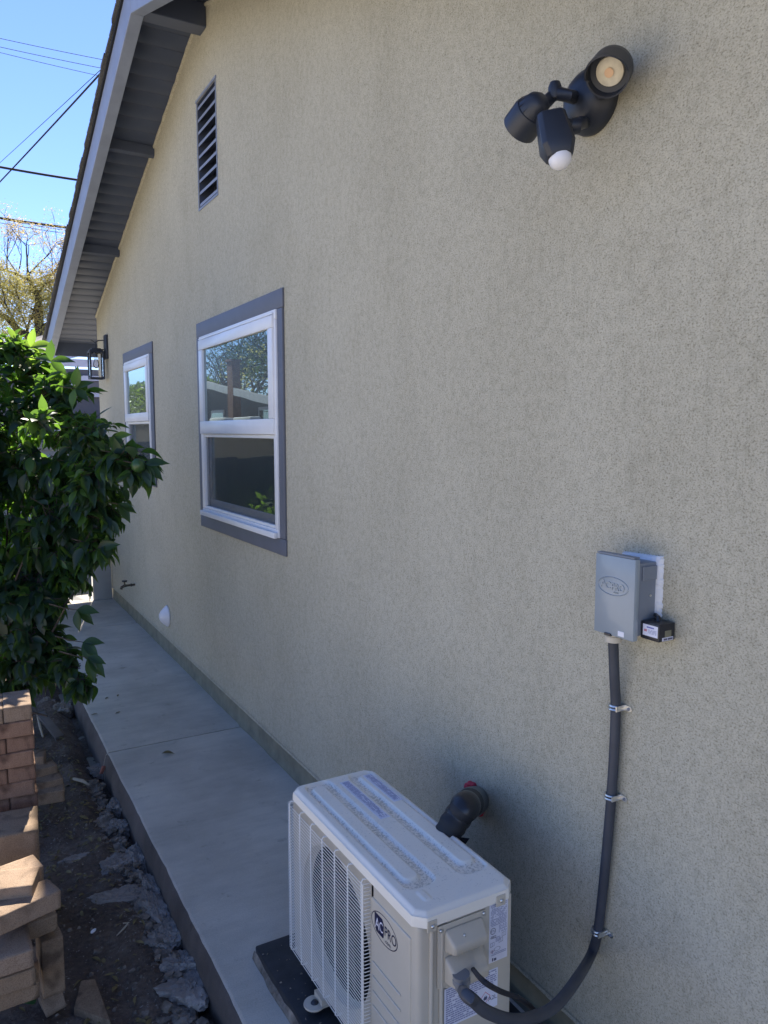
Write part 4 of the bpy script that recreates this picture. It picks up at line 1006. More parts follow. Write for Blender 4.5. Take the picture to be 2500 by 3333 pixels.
# ================================================================== RUBBLE
def rock(name, c, size, seed, flat=.5, mat='rubble', rz=0.0, spike=.35):
    b = MB(); bmesh.ops.create_icosphere(b.bm, subdivisions=5, radius=1)
    sd_ = Vector((seed*7.3, seed*3.1, seed)); rg = random.Random(seed*13)
    planes = [(Vector((rg.gauss(0, 1), rg.gauss(0, 1), rg.gauss(0, .8))).normalized(), rg.uniform(.55, .95)) for _ in range(15)]+[(Vector((rg.uniform(-.25, .25), rg.uniform(-.25, .25), 1)).normalized(), .5)]
    for v in b.bm.verts:
        p = v.co.normalized(); r = 1.35
        q = (p+Vector((noise.noise(p*2.1+sd_), noise.noise(p*2.3+sd_*2), noise.noise(p*2.2+sd_*3)))*.22).normalized()
        for nn_, dd in planes:
            t_ = nn_.dot(q)
            if t_ > .05: r = min(r, dd/t_)
        r *= 1+.16*noise.noise(p*4+sd_)+.13*noise.noise(p*8+sd_)+.08*noise.noise(p*19+sd_)+.05*noise.noise(p*42+sd_)
        v.co = p*r
    for v in b.bm.verts:
        v.co = Vector((v.co.x*size[0], v.co.y*size[1], v.co.z*size[2]))
    o = b.build(name, mat, None, ang=28); o.location = c; o.rotation_euler.z = rz; return o
rub = [ # px, py, size (x,y,z), rz, label
 (380, 2812, (.075, .060, .040), .3, 'rounded lump of broken concrete left of the rubble ridge'),
 (385, 2925, (.115, .070, .038), -.4, 'wide flat slab of broken concrete in the middle of the dirt'),
 (445, 2790, (.035, .110, .050), .15, 'tall thin shard of broken concrete standing along the slab edge'),
 (480, 2880, (.040, .120, .050), .12, 'long ragged concrete shard beside the flat slab of rubble'),
 (500, 2960, (.055, .125, .052), .1, 'large jagged concrete chunk hugging the walkway edge'),
 (555, 3045, (.085, .080, .050), -.2, 'blocky concrete chunk under the jagged one by the walkway'),
 (520, 3060, (.07, .06, .045), .5, 'small angular chunk in front of the jagged concrete'),
 (590, 3140, (.075, .070, .045), .4, 'cracked concrete lump low beside the walkway corner'),
 (625, 3215, (.080, .085, .040), -.3, 'crumbling concrete lump nearest the bottom of the frame'),
 (375, 2625, (.045, .075, .050), .2, 'dark clod standing beside the walkway half way along the dirt'),
 (390, 2690, (.040, .060, .045), .5, 'small grey clod in front of the dark standing clod'),
 (235, 2795, (.075, .030, .025), .2, 'low crescent of broken concrete near the big paver block'),
 (330, 2500, (.055, .06, .03), 1.0, 'grey stone half buried beside the slab edge'),
 (200, 2310, (.10, .06, .06), .3, 'pale rubble lump under the citrus leaves'),
 (150, 2290, (.06, .06, .06), .8, 'small pale rubble lump behind the tall pillar'),
]
for k, (px_, py_, sz, rz, lab) in enumerate(rub):
    p = onZ(px_, py_, -.13); tag(rock('concrete_chunk', Vector((p.x, p.y, -.142)), (sz[0]*1.3, sz[1]*1.25, sz[2]*1.6), k+1, rz=rz), lab, 'rubble', 'broken concrete chunks along the walkway edge')
# nearly continuous crumbling ridge left from the old footing
b = MB(); grid = []; J, I = 520, 46
for j in range(J+1):
    y = 2.0+2.45*j/J
    wd = .10+.10*noise.noise(Vector((y*3.1, 2, 2)))+.05*noise.noise(Vector((y*9, 6, 2))); wd = max(.05, wd); row = []
    for i in range(I+1):
        t = i/I; x = -.862-.012*noise.noise(Vector((y*8, 1, 6)))-t*wd*1.3
        p = Vector((x, y, 0)); env = min(1, t*7)*(1-t)**.6
        cell = noise.noise(Vector((math.floor(x*22+3*noise.noise(p*9)), math.floor(y*13+3*noise.noise(p*8)), 3)))
        h = env*(.034+.040*noise.noise(p*6)+.026*cell+.013*noise.noise(p*24)+.007*noise.noise(p*60)+.004*noise.noise(p*130))
        x += .010*noise.noise(p*33)
        row.append(b.bm.verts.new((x, y, -.165+h+.012)))
    grid.append(row)
for j in range(J):
    for i in range(I): b.bm.faces.new((grid[j][i], grid[j][i+1], grid[j+1][i+1], grid[j+1][i]))
o = b.build('rubble_ridge', 'mortar', None, ang=40); tag(o, 'long crumbling ridge of old mortar running beside the near walkway edge', 'rubble ridge')
# crumbs of dirt and stone
b = MB(); rs = random.Random(77)
for k in range(1500):
    x = -.86-abs(rs.gauss(0, .30)); y = rs.uniform(1.6, 7.2)
    if x < -2.2: continue
    s = rs.choice((.002, .002, .003, .003, .004, .005, .008))*rs.uniform(.6, 1.3)
    c = Vector((x, y, dirt_h(x, y)+s*.3)); pts = []
    top = c+Vector((rs.uniform(-.4, .4)*s, rs.uniform(-.4, .4)*s, s)); n5 = 5; a0 = rs.random()*6
    rg = [b.bm.verts.new(c+Vector((math.cos(a0+q*2*math.pi/n5)*s*rs.uniform(.7, 1.3), math.sin(a0+q*2*math.pi/n5)*s*rs.uniform(.7, 1.3), -s*.3))) for q in range(n5)]
    mid = [b.bm.verts.new(v.co*1.0+Vector((0, 0, s*.7))+(c-v.co)*.25) for v in rg]; tv = b.bm.verts.new(top)
    for q in range(n5):
        j = (q+1) % n5; b.bm.faces.new((rg[q], rg[j], mid[j], mid[q])); b.bm.faces.new((mid[q], mid[j], tv))
for k in range(420):
    y = rs.uniform(1.9, 4.5); x = -.87-abs(rs.gauss(0, .09)); s = rs.uniform(.006, .019); c = Vector((x, y, -.150+rs.uniform(.0, .045)*max(0, 1-(-.87-x)/.2)+s*.3)); n5 = 6; a0 = rs.random()*6
    rg = [b.bm.verts.new(c+Vector((math.cos(a0+q*2*math.pi/n5)*s*rs.uniform(.7, 1.3), math.sin(a0+q*2*math.pi/n5)*s*rs.uniform(.7, 1.3), -s*.5))) for q in range(n5)]
    mid = [b.bm.verts.new(v.co+Vector((rs.uniform(-.2, .2)*s, rs.uniform(-.2, .2)*s, s*rs.uniform(.7, 1.2)))) for v in rg]
    for q in range(n5): j = (q+1) % n5; b.bm.faces.new((rg[q], rg[j], mid[j], mid[q]))
    b.bm.faces.new(mid)
o = b.build('gravel', 'clod', None, smooth=False); o['kind'] = 'stuff'
o['label'] = 'loose crumbs of concrete and stones scattered over the dirt strip'; o['category'] = 'gravel'
# boards, sticks, small litter
def stick(pts, r, lab, mat='twig', name='twig', cat='twig'):
    b = MB(); b.tube([Vector(p) for p in pts], r, 7); return tag(b.build(name, mat, None, ang=60), lab, cat)
g = lambda px_, py_, h=-.115: onZ(px_, py_, h)
stick([g(428, 2993), g(405, 3020, -.11), g(380, 3045)], [.003, .004, .002], 'pale forked dry twig lying on the dirt beside the concrete chunks')
stick([g(400, 3005, -.105), g(440, 3003), g(480, 2998)], [.002, .003, .001], 'short pale twig crossing the forked one on the dirt')
stick([g(122, 2330, -.05), g(130, 2365, -.07), g(140, 2400, -.11)], [.006, .008, .006], 'bent pale stick propped behind the tall brick pillar')
stick([g(240, 2535, -.1), g(270, 2542, -.09), g(290, 2555)], [.008, .010, .005], 'curved brown root lying across the dirt')
pA_, pB_ = g(130, 2325, -.04), g(195, 2405, -.12)
b = MB(); d_ = (pB_-pA_); s_ = Vector((0, 0, 1)).cross(d_).normalized()*.028
b.prism([pA_-s_, pA_+s_, pB_+s_, pB_-s_], [pA_-s_+Vector((0, 0, .018)), pA_+s_+Vector((0, 0, .018)), pB_+s_+Vector((0, 0, .018)), pB_-s_+Vector((0, 0, .018))]); tag(b.build('board', 'wood', None, bevel=.002), 'weathered grey board lying flat behind the tall brick pillar', 'board')
c_ = g(334, 2506, -.085); b = MB(); b.box(-.012, .012, -.004, .004, -.024, .024); o = b.build('shard', 'terr', None, bevel=.002); o.location = c_; o.rotation_euler = (.2, .3, .4); tag(o, 'small pink terracotta shard wedged by the walkway edge', 'shard')
c_ = g(304, 3032, -.118); b = MB(); b.lathe(Vector(), (0, 0, 1), [(0, 0), (.012, .0), (.013, .004), (.008, .006), (0, .006)], 14, (1.15, .6)); o = b.build('pebble', 'white', None); o.location = c_; tag(o, 'smooth white oval pebble on the dark dirt', 'pebble')
pc = g(265, 3200, -.13); b = MB(); a_ = [pc, g(310, 3195, -.13), g(360, 3333, -.13), g(240, 3290, -.13)]
b.prism([p-Vector((0, 0, .03)) for p in a_], [p+Vector((0, 0, .012)) for p in a_]); tag(b.build('buried_paver', 'pavC', None, bevel=.004), 'half buried flat paver corner right of the upright leaning paver', 'paver')

# leaf primitive ----------------------------------------------------
def add_leaf(b, base, d, nrm, L, W, droop=.25, fold=.22, n=5, twist=0.0):
    d = d.normalized(); s = d.cross(nrm)
    if s.length < 1e-4: s = d.orthogonal()
    s.normalize(); nn = s.cross(d).normalized(); prof = [0.0, .50, .86, 1.0, .93, .68, .30, 0.0]
    prev = None; p = base.copy(); dd = d.copy(); m = len(prof)-1
    for i, wv in enumerate(prof):
        hw = wv*W*.5; c = b.bm.verts.new(p)
        if hw < 1e-6: cur = [c]
        else: cur = [b.bm.verts.new(p-s*hw+nn*hw*fold*2), c, b.bm.verts.new(p+s*hw+nn*hw*fold*2)]
        if prev:
            if len(prev) == 1 and len(cur) == 3: b.bm.faces.new((prev[0], cur[1], cur[0])); b.bm.faces.new((prev[0], cur[2], cur[1]))
            elif len(cur) == 1: b.bm.faces.new((prev[0], prev[1], cur[0])); b.bm.faces.new((prev[1], prev[2], cur[0]))
            else: b.bm.faces.new((prev[0], prev[1], cur[1], cur[0])); b.bm.faces.new((prev[1], prev[2], cur[2], cur[1]))
        prev = cur
        dd = (dd+Vector((0, 0, -1))*droop/m*1.4-nn*droop*.25/m).normalized(); p = p+dd*L/m
rs = random.Random(4)
c_ = onZ(546, 2452, .004); b = MB(); add_leaf(b, c_-Vector((.035, .0, -.006)), Vector((1, -.35, .1)), Vector((0, 0, 1)), .075, .03, .2, .35); tag(b.build('fallen_leaf', 'deadleaf', None, ang=80), 'curled brown leaf lying on the walkway just before the joint', 'leaf')
for k, (px_, py_) in enumerate(((352, 2268), (385, 2260), (318, 2322), (375, 2323))):
    c_ = onZ(px_, py_, .003); b = MB(); add_leaf(b, c_, Vector((rs.uniform(-1, 1), rs.uniform(-1, 1), .05)), Vector((0, 0, 1)), .05, .016, .05, .1)
    tag(b.build('fallen_leaf', 'deadleaf', None, ang=80), ('thin dark leaf scrap farthest along the walkway', 'dark leaf scrap nearer the wall beside another scrap', 'dark leaf scrap nearest the walkway outer edge', 'small dark leaf scrap in the middle of the walkway')[k], 'leaf', 'leaf scraps on the walkway')

b = MB(); rs = random.Random(63)
for k in range(420):
    x = -.93-abs(rs.gauss(0, .28)); y = rs.triangular(2.0, 6.2, 4.6)
    add_leaf(b, Vector((x, y, dirt_h(x, y)+.006)), Vector((rs.uniform(-1, 1), rs.uniform(-1, 1), rs.uniform(-.1, .25))), Vector((rs.uniform(-.5, .5), rs.uniform(-.5, .5), 1)), rs.uniform(.02, .055), rs.uniform(.008, .018), rs.uniform(0, .4), rs.uniform(0, .5))
o = b.build('leaf_litter', 'deadleaf', None, ang=80); o['kind'] = 'stuff'; o['label'] = 'dry brown leaf litter scattered over the dirt strip'; o['category'] = 'leaf litter'
# ================================================================== CITRUS TREE
ct = empty('citrus_tree', (-1.25, 4.9, -.14), 'leafy dark green citrus tree overhanging the walkway in front of the house', 'tree')
blobs = [(55, 1215, 4.75, 120, 110), (190, 1290, 4.6, 95, 85), (300, 1420, 4.35, 105, 75), (400, 1480, 4.15, 85, 62), (450, 1530, 4.1, 55, 50), (120, 1470, 4.6, 230, 190), (300, 1600, 4.35, 110, 130), (210, 1720, 4.4, 150, 150), (60, 1700, 4.6, 180, 220), (290, 1790, 4.3, 65, 70),
         (130, 1880, 4.5, 140, 80), (225, 1870, 4.35, 65, 55), (40, 2010, 4.7, 110, 70), (170, 2065, 4.4, 55, 45), (135, 1375, 4.0, 42, 40), (90, 2160, 4.4, 140, 85), (230, 2170, 4.3, 60, 60), (265, 2220, 4.2, 30, 35), (10, 2260, 4.4, 70, 60), (20, 1130, 4.65, 70, 50), (330, 1680, 4.4, 70, 70), (300, 1560, 4.2, 70, 70), (60, 1960, 4.35, 120, 90), (130, 1960, 4.3, 70, 60), (90, 2060, 4.3, 90, 70)]
vol = []
for px_, py_, d_, rx, ry in blobs: vol.append((P(px_, py_, d_), rx*d_/2500, max(rx, ry)*d_/2500*.85, ry*d_/2500))
for c, rx, ry, rz_ in (((-1.75, 4.95, 1.35), .50, .55, .75), ((-1.9, 5.0, .65), .35, .45, .45), ((-1.55, 5.1, 1.9), .40, .42, .38)): vol.append((Vector(c), rx, ry, rz_))
b = MB(); b2 = MB(); tw = MB(); rs = random.Random(11)
tips = []
for (c, rx, ry, rz_) in vol:
    area = (rx*rz_+rx*ry+ry*rz_)*4.2
    for k in range(int(area*100)+5):
        while True:
            n_v = Vector((rs.gauss(0, 1), rs.gauss(0, 1), rs.gauss(0, 1)))
            if n_v.length > .1: break
        n_v.normalize(); f = rs.uniform(.45, 1.0)**.6
        tips.append((c+Vector((n_v.x*rx, n_v.y*ry, n_v.z*rz_))*f, n_v, f))
for t, n_v, f in tips:
    if t.z < -.02: continue
    out = (n_v*.9+Vector((rs.uniform(-.5, .5), rs.uniform(-.5, .5), rs.uniform(-.35, .35)))).normalized()
    tw.tube([t-out*.12, t-out*.05+Vector((0, 0, .006)), t+out*.02], [.003, .0025, .0015], 4, cap=False)
    for q in range(rs.randint(4, 6)):
        base = t-out*rs.uniform(-.01, .10); s = Vector((rs.gauss(0, 1), rs.gauss(0, 1), rs.gauss(0, .7))).normalized()
        d = (out*.55+s*.75+Vector((0, 0, -.18 if t.z < 1.9 else .15))).normalized()
        if t.z < 1.75 and rs.random() < .55: d = (d+Vector((0, 0, -.9))).normalized()
        nn = (Vector((0, 0, 1))*.7+n_v*.7+Vector((rs.uniform(-.4, .4),)*3))
        young_sunlit = (t.z > .95 and t.x < -.7 and rs.random() < .22) and f > .7  # bright young leaves kept to the sunny side: sunlight put into their colour
        L = rs.triangular(.055, .15, .105)*(.8 if young_sunlit else 1)
        add_leaf(b2 if young_sunlit else b, base, d, nn, L, L*rs.uniform(.38, .52), rs.uniform(.05, 1.0), rs.uniform(.05, .5))
# feature sprigs (outlying leaves that show against the wall)
for px_, py_, d_, dirs in ((470, 1512, 4.05, ((1, .25), (.7, -.9), (.9, -.55), (.4, -1))), (385, 1640, 4.25, ((.6, -.8), (.9, -.3))), (350, 1690, 4.28, ((.8, -.9), (.3, -1))), (315, 1770, 4.3, ((.5, -1), (.9, -.6))), (250, 1985, 4.2, ((.8, -.6), (1, .1), (.2, -1))), (270, 2090, 4.15, ((1, .15), (.8, -.5), (.5, -.9))), (285, 2140, 4.1, ((1, -.1), (.8, -.7), (.4, -1))), (165, 1175, 4.5, ((0, 1), (1, .2), (-.9, .4), (.8, -.5))), (245, 1265, 4.45, ((.9, .5), (.9, -.6), (-.2, -1), (.2, .9))), (100, 1130, 4.7, ((.2, 1), (.9, .3), (-.8, .4)))):
    c = P(px_, py_, d_); tw.tube([c-RT*.16+UP*.03+FW*.02, c-RT*.07+UP*.01, c], [.004, .003, .002], 5, cap=False)
    for a, e in dirs:
        d = RT*a+UP*e+FW*rs.uniform(-.35, .2); L = rs.uniform(.11, .15)
        add_leaf(b2 if (py_ < 1300 and rs.random() < .6) else b, c, d, (-FW*.8+UP*.5+RT*rs.uniform(-.3, .3)), L, L*.42, .25, .2)
cr = b.build('crown', 'leaf1', ct, ang=80); cr['kind'] = 'stuff' if False else cr.get('kind', '') or 'part'
del cr['kind']
yl = b2.build('young_sunlit_leaves', 'leaf2', ct, ang=80)
# dark inner mass of twigs/branches
tr = MB(); base = Vector((-1.25, 4.9, -.16))
tr.tube([base, base+Vector((.02, -.02, .35)), base+Vector((-.02, .0, .75))], [.055, .045, .04], 12)
for k in range(26):
    e = vol[k % len(vol)][0]+Vector((rs.uniform(-.15, .15), rs.uniform(-.15, .15), rs.uniform(-.15, .15)))
    st_ = base+Vector((0, 0, rs.uniform(.2, .8))); m_ = st_.lerp(e, .5)+Vector((rs.uniform(-.08, .08), rs.uniform(-.08, .08), .10))
    tr.tube([st_, st_.lerp(m_, .6), st_.lerp(e, .5)], [.014, .008, .004], 6)
tr.build('trunk', 'bark', ct, ang=60); tw.build('twigs', 'bark', ct, ang=60)
b = MB(); fp = P(450, 1515, 4.02); b.lathe(fp-Vector((0, 0, .036)), (0, 0, 1), [(0, 0), (.018, .003), (.032, .016), (.037, .036), (.032, .056), (.018, .070), (0, .074)], 24); b.build('fruit', 'fruit', ct, ang=80)
b = MB()
for k in range(26):
    p = P(rs.uniform(20, 260), rs.uniform(1180, 1500), rs.uniform(4.05, 4.3)); s = rs.uniform(.004, .009)
    b.lathe(p, (rs.uniform(-1, 1), rs.uniform(-1, 1), rs.uniform(-1, 1)), [(0, 0), (s*.6, s*.2), (s*.5, s*1.1), (0, s*1.5)], 6)
b.build('blossoms', 'fruity', ct, ang=80)

# ================================================================== GATE AND FENCE
gt = empty('side_gate', (-.5, 8.86, 0), 'grey painted side gate closing the end of the walkway', 'gate')
b = MB(); b.box(-.205, -.012, 8.80, 8.86, .002, 1.78); b.build('infill_post', 'gate', gt, bevel=.004)
b = MB(); b.box(-1.12, -.225, 8.815, 8.835, .075, 1.74); b.build('gate_leaf', 'gate', gt, bevel=.003)
b = MB(); b.box(-.262, -.222, 8.795, 8.8145, .055, 1.74); b.box(-1.12, -1.08, 8.795, 8.8145, .055, 1.74); b.box(-1.0795, -.2625, 8.795, 8.8145, 1.66, 1.74); b.build('gate_frame', 'gate', gt, bevel=.003)
fn = empty('side_fence', (-2.4, 8.86, 0), 'dark green board fence left of the side gate', 'fence')
for k in range(18):
    b = MB(); b.box(-1.2902-k*.15, -1.14-k*.15+.0002*(k%2), 8.81, 8.83-.001*(k%2), -.1, 1.55+.015*math.sin(k*2.1)); b.build('board', 'darkfence', fn, bevel=.003)
b = MB(); b.box(-3.9, -1.14, 8.831, 8.87, .3, .39); b.box(-3.9, -1.14, 8.831, 8.87, 1.25, 1.34); b.build('rail', 'fence', fn)

# ================================================================== HOUSE BEYOND THE GATE
fh = empty('rear_house', (3, 16, 0), 'grey sided house with white trimmed windows beyond the gate', 'house')
rA, rB = P(120, 1172, 15.6), P(300, 1128, 15.0); 
b = MB(); b.box(-.9, 8, 15.6, 22, -.1, 3.02); b.build('siding_wall', 'farwall', fh, smooth=False)
dir_ = (rB-rA); 
b = MB(); a0 = rA-dir_*.15; a1 = rA+dir_*5; 
b.prism([a0, a0+Vector((0, 7, .9)), a0+Vector((0, 7, 1.0)), a0+Vector((0, 0, .10))], [a1, a1+Vector((0, 7, .9)), a1+Vector((0, 7, 1.0)), a1+Vector((0, 0, .10))]); b.build('roof', 'farroof', fh, smooth=False)
b = MB(); b.prism([a0-Vector((0, .03, .13)), a0-Vector((0, .001, .13)), a0+Vector((0, -.001, -.001)), a0+Vector((0, -.03, -.001))], [a1-Vector((0, .03, .13)), a1-Vector((0, .001, .13)), a1+Vector((0, -.001, -.001)), a1+Vector((0, -.03, -.001))]); b.build('fascia', 'farwhite', fh, smooth=False)
y_ = 15.6
def fq(px_, py_): q = onY(px_, py_, y_); return q
b = MB(); q0, q1 = fq(150, 1176), fq(330, 1197); b.box(q0.x, q0.x+4.2, y_-.05, y_-.001, q1.z-.0, q1.z+.14); b.build('trim_band', 'farwhite', fh, smooth=False)
w0, w1 = fq(230, 1222), fq(322, 1293)
def farwin(x0, x1, z0, z1):
    b = MB(); ring_b = b
    for a0_, a1_, c0, c1 in ((x0, x1, z1-.09, z1), (x0, x1, z0, z0+.09), (x0, x0+.1, z0+.0901, z1-.0901), (x1-.1, x1, z0+.0901, z1-.0901)): b.box(a0_, a1_, y_-.08, y_-.001, c0, c1)
    f = b.build('window', 'farwhite', fh, smooth=False); b = MB(); b.box(x0+.1, x1-.1, y_-.03, y_-.002, z0+.09, z1-.09); b.build('pane', 'farlite', f, smooth=False)
farwin(w0.x, w0.x+.62, w1.z, w0.z)
farwin(w0.x-2.2, w0.x-1.2, w1.z, w0.z)
b = MB(); m0 = fq(237, 1185); b.box(m0.x+.03, m0.x+.05, y_-.055, y_-.0505, w0.z, q1.z); b.build('corner_batten', 'nwall', fh, smooth=False)
bl = empty('brick_planter', (1.5, 14.5, 0), 'low pale brick planter wall in front of the rear house', 'planter')
q0 = onY(250, 1404, 14.3); q1 = onY(330, 1428, 14.3); b = MB(); b.box(q0.x-.3, 5, 14.3, 14.7, -.1, q0.z); b.build('brickwork', 'brickfar', bl, smooth=False)
b = MB(); b.box(q0.x-.32, 5, 14.27, 14.72, q0.z+.001, q0.z+.03); b.build('cap', 'farwhite', bl)

# ================================================================== TREES
def limb(b, pts, r0, r1, n=8):
    pts = smooth_path([Vector(p) for p in pts], 4); b.tube(pts, [r0+(r1-r0)*i/(len(pts)-1) for i in range(len(pts))], n)
def branch(b, p, d, L, r, depth, rg, tips, bend=.35):
    if depth == 0 or r < .004: tips.append(p); return
    n = 4; pts = [p]; q = p.copy(); dd = d.normalized()
    for i in range(n):
        dd = (dd+Vector((rg.uniform(-1, 1), rg.uniform(-1, 1), rg.uniform(-.6, 1)))*bend*.4).normalized(); q = q+dd*L/n; pts.append(q.copy())
    b.tube(pts, [r*(1-.4*i/n) for i in range(n+1)], 5 if r > .02 else 4, cap=False)
    for k in range(rg.randint(2, 3)):
        s = Vector((rg.gauss(0, 1), rg.gauss(0, 1), rg.gauss(.25, .7))).normalized()
        branch(b, pts[-1] if k < 2 else pts[2], (dd*.75+s*.75), L*rg.uniform(.62, .82), r*.58, depth-1, rg, tips, bend)
    if depth < 3: tips.append(q)
def clumps(bs, tips, rg, n, sp, s0, s1, pick):
    for t in tips:
        for k in range(n):
            c = t+Vector((rg.gauss(0, sp), rg.gauss(0, sp), rg.gauss(0, sp*.55)))
            b = bs[pick(c)]; s = rg.uniform(s0, s1); u = Vector((rg.gauss(0, 1), rg.gauss(0, 1), rg.gauss(0, .6))).normalized(); v = u.orthogonal().normalized(); v = (v+u.cross(v)*rg.uniform(-1, 1)).normalized()
            b.poly([c-u*s, c-v*s*.35, c+u*s, c+v*s*.35])
D = 24.0
tt_ = empty('feathery_tree', P(165, 1400, D), 'tall feathery tree with golden green foliage and forked trunk beyond the rear house', 'tree')
b = MB(); rg = random.Random(31); tips = []
T = lambda px_, py_, d=D: P(px_, py_, d)
k0 = T(150, 1165); b.tube([Vector((k0.x, k0.y, -.2)), k0], [.26, .2], 12)
limb(b, [T(155, 1190), T(135, 1125), T(128, 1085), T(127, 1020), T(126, 985), T(124, 958)], .19, .09)
limb(b, [T(152, 1175), T(118, 1125), T(90, 1092), T(62, 1078), T(38, 1050), T(16, 1030), T(-20, 1022)], .15, .07)
limb(b, [T(130, 1082), T(150, 1062), T(168, 1052), T(190, 1035, D+.5), T(215, 1000, D+1)], .12, .05)
limb(b, [T(124, 960), T(108, 935), T(96, 912), T(90, 880)], .085, .04)
limb(b, [T(96, 912), T(60, 895), T(25, 882), T(-15, 868)], .055, .025)
limb(b, [T(124, 960), T(100, 945), T(98, 932)], .05, .03)
limb(b, [T(127, 1010), T(112, 1025), T(102, 1040)], .04, .03)
limb(b, [T(85, 1085), T(95, 1050), T(110, 1010), T(116, 985)], .04, .02)
for p, d_, L, r in ((T(90, 880), (.1, 0, 1), 1.0, .04), (T(92, 895), (.8, 0, .7), 1.1, .04), (T(98, 915), (1, .5, .4), 1.2, .045), (T(108, 935), (1, 0, .3), 1.1, .045), (T(124, 958), (.5, .2, 1), 1.1, .05), (T(126, 985), (.9, -.5, .5), 1.0, .04), (T(127, 1020), (.8, .3, .6), 1.0, .04), (T(127, 1020), (-.8, .3, .6), .9, .035),
                 (T(60, 1075), (-.3, 0, 1), 1.2, .05), (T(38, 1050), (.3, .3, 1), 1.0, .04), (T(16, 1030), (-.6, 0, 1), 1.1, .04), (T(90, 1092), (-.1, -.4, 1), 1.0, .035), (T(25, 882), (-.2, 0, 1), .9, .03), (T(60, 895), (.1, .2, 1), .9, .03), (T(60, 895), (-.4, -.5, .5), .9, .03), (T(168, 1052), (.5, 0, 1), 1.0, .04), (T(190, 1035), (0, .5, 1), 1.0, .04), (T(215, 1000, D+1), (.8, .2, .6), 1.0, .04), (T(-10, 1022), (-.7, 0, .7), 1.2, .045), (T(-15, 868), (-.8, 0, .5), 1.0, .03)):
    branch(b, p, Vector(d_), L*.72, r*.8, 5, rg, tips)
b.build('trunk', 'barkg', tt_, ang=60)
zc = T(100, 880).z; zt = T(100, 840).z
A, Bq, Cq = MB(), MB(), MB()
tips = [t for t in tips]
def pick(c):
    h = noise.noise(c*.9)
    return 1 if (h+ (c.z-zc)*.25 > .12) else 0
low = [t for t in tips if t.z < zt]; hi = [t for t in tips if t.z >= zt]
print('tree tips', len(low), len(hi))
clumps([A, Bq], rg.sample(low, min(len(low), 1700)), rg, 16, .22, .02, .05, pick)
clumps([A, Bq], rg.sample(hi, min(len(hi), 500)), rg, 9, .14, .018, .045, lambda c: 1)
fill = []
for (px_, py_, rx, ry) in ((60, 930, 90, 45), (150, 940, 80, 55), (30, 1000, 60, 60), (100, 1040, 90, 50), (180, 1010, 50, 60), (40, 1100, 60, 40), (150, 1110, 60, 35), (-60, 960, 80, 60), (-70, 1060, 80, 60), (230, 980, 50, 60)):
    c0 = T(px_, py_); 
    for q in range(int(rx*ry/19)):
        v_ = Vector((rg.gauss(0, 1), rg.gauss(0, 1), rg.gauss(0, 1))).normalized()*rg.random()**.4
        fill.append(c0+Vector((v_.x*rx*D/2500, v_.y*rx*D/2500, v_.z*ry*D/2500)))
clumps([A, Bq], fill, rg, 17, .20, .02, .05, pick)
A.build('crown', 'foliA', tt_, smooth=False); Bq.build('crown_tips', 'foliB', tt_, smooth=False)

def blobtree(name, base, h, blobs_, mat, lab, seed, dens=420, leaf=(.05, .12), trunk=.12, cat='tree'):
    t = empty(name, base, lab, cat); rg = random.Random(seed); b = MB(); base = Vector(base)
    b.tube([base-Vector((0, 0, .1)), base+Vector((0, 0, h*.5)), base+Vector((.1, 0, h*.8))], [trunk, trunk*.7, trunk*.3], 8)
    L = MB()
    for (c, r) in blobs_:
        c = base+Vector(c); b.tube([base+Vector((0, 0, h*.35)), base.lerp(c, .6)+Vector((0, 0, .1)), c], [trunk*.4, trunk*.25, trunk*.1], 6)
        for k in range(int(dens*r*r)):
            n_v = Vector((rg.gauss(0, 1), rg.gauss(0, 1), rg.gauss(0, 1))).normalized(); p = c+n_v*r*rg.uniform(.3, 1.0)*(1+.35*noise.noise((c+n_v*r)*1.7))
            s = rg.uniform(*leaf); u = Vector((rg.gauss(0, 1), rg.gauss(0, 1), rg.gauss(0, .8))).normalized(); v = u.orthogonal().normalized()
            L.poly([p-u*s, p-v*s*.45, p+u*s, p+v*s*.45])
    b.build('trunk', 'barkg', t, ang=60); L.build('crown', mat, t, smooth=False); return t
q = P(60, 1300, 30); blobtree('bushy_tree', (q.x-1.0, q.y, -.19), 4.0, [((0, 0, 4.0), 1.6), ((2.2, 0, 3.6), 1.4), ((4.4, 0, 3.4), 1.3), ((6.6, .5, 3.3), 1.3), ((-1.8, 0, 3.8), 1.4)], 'foliA', 'low bushy tree seen just above the rear house roof', 5, dens=330)
# things across the side yard, seen mirrored in the windows
nf = empty('boundary_fence', (-4, 16, -.1), 'long weathered boundary fence reflected low in the near window', 'fence')
b = MB(); b.box(-4.03, -4.0, 10.5, 30, -.2, 2.05); b.build('fence_boards', 'fence', nf); b = MB(); b.box(-4.06, -3.96, 10.5, 30, 2.051, 2.09); b.build('fence_cap', 'fence', nf)
for y0 in (15.6, 17.3): 
    b = MB(); b.box(-4.35, -4.1, y0, y0+1.15, 1.6, 2.17); tag(b.build('stacked_bin', 'nwhite', None, bevel=.03), f'white lidded bin behind the boundary fence, {"nearer" if y0 < 16 else "farther"} of two in the window reflection', 'bin', 'white bins behind the fence')
nh = empty('neighbour_house', (-9, 22, -.19), 'dark sided neighbour house with white fascia, mirrored in the near window', 'house')
NXF = -7.0
def nz(y): return 2.78+(y-20.5)*.125
b = MB(); b.prism([(NXF, 13, -.2), (NXF, 31, -.2), (NXF, 31, nz(31)-.2), (NXF, 13, nz(13)-.2)], [(-13, 13, -.2), (-13, 31, -.2), (-13, 31, nz(31)-3.2), (-13, 13, max(-.1, nz(13)-3.2))]); b.build('siding_wall', 'nwall', nh, smooth=False)
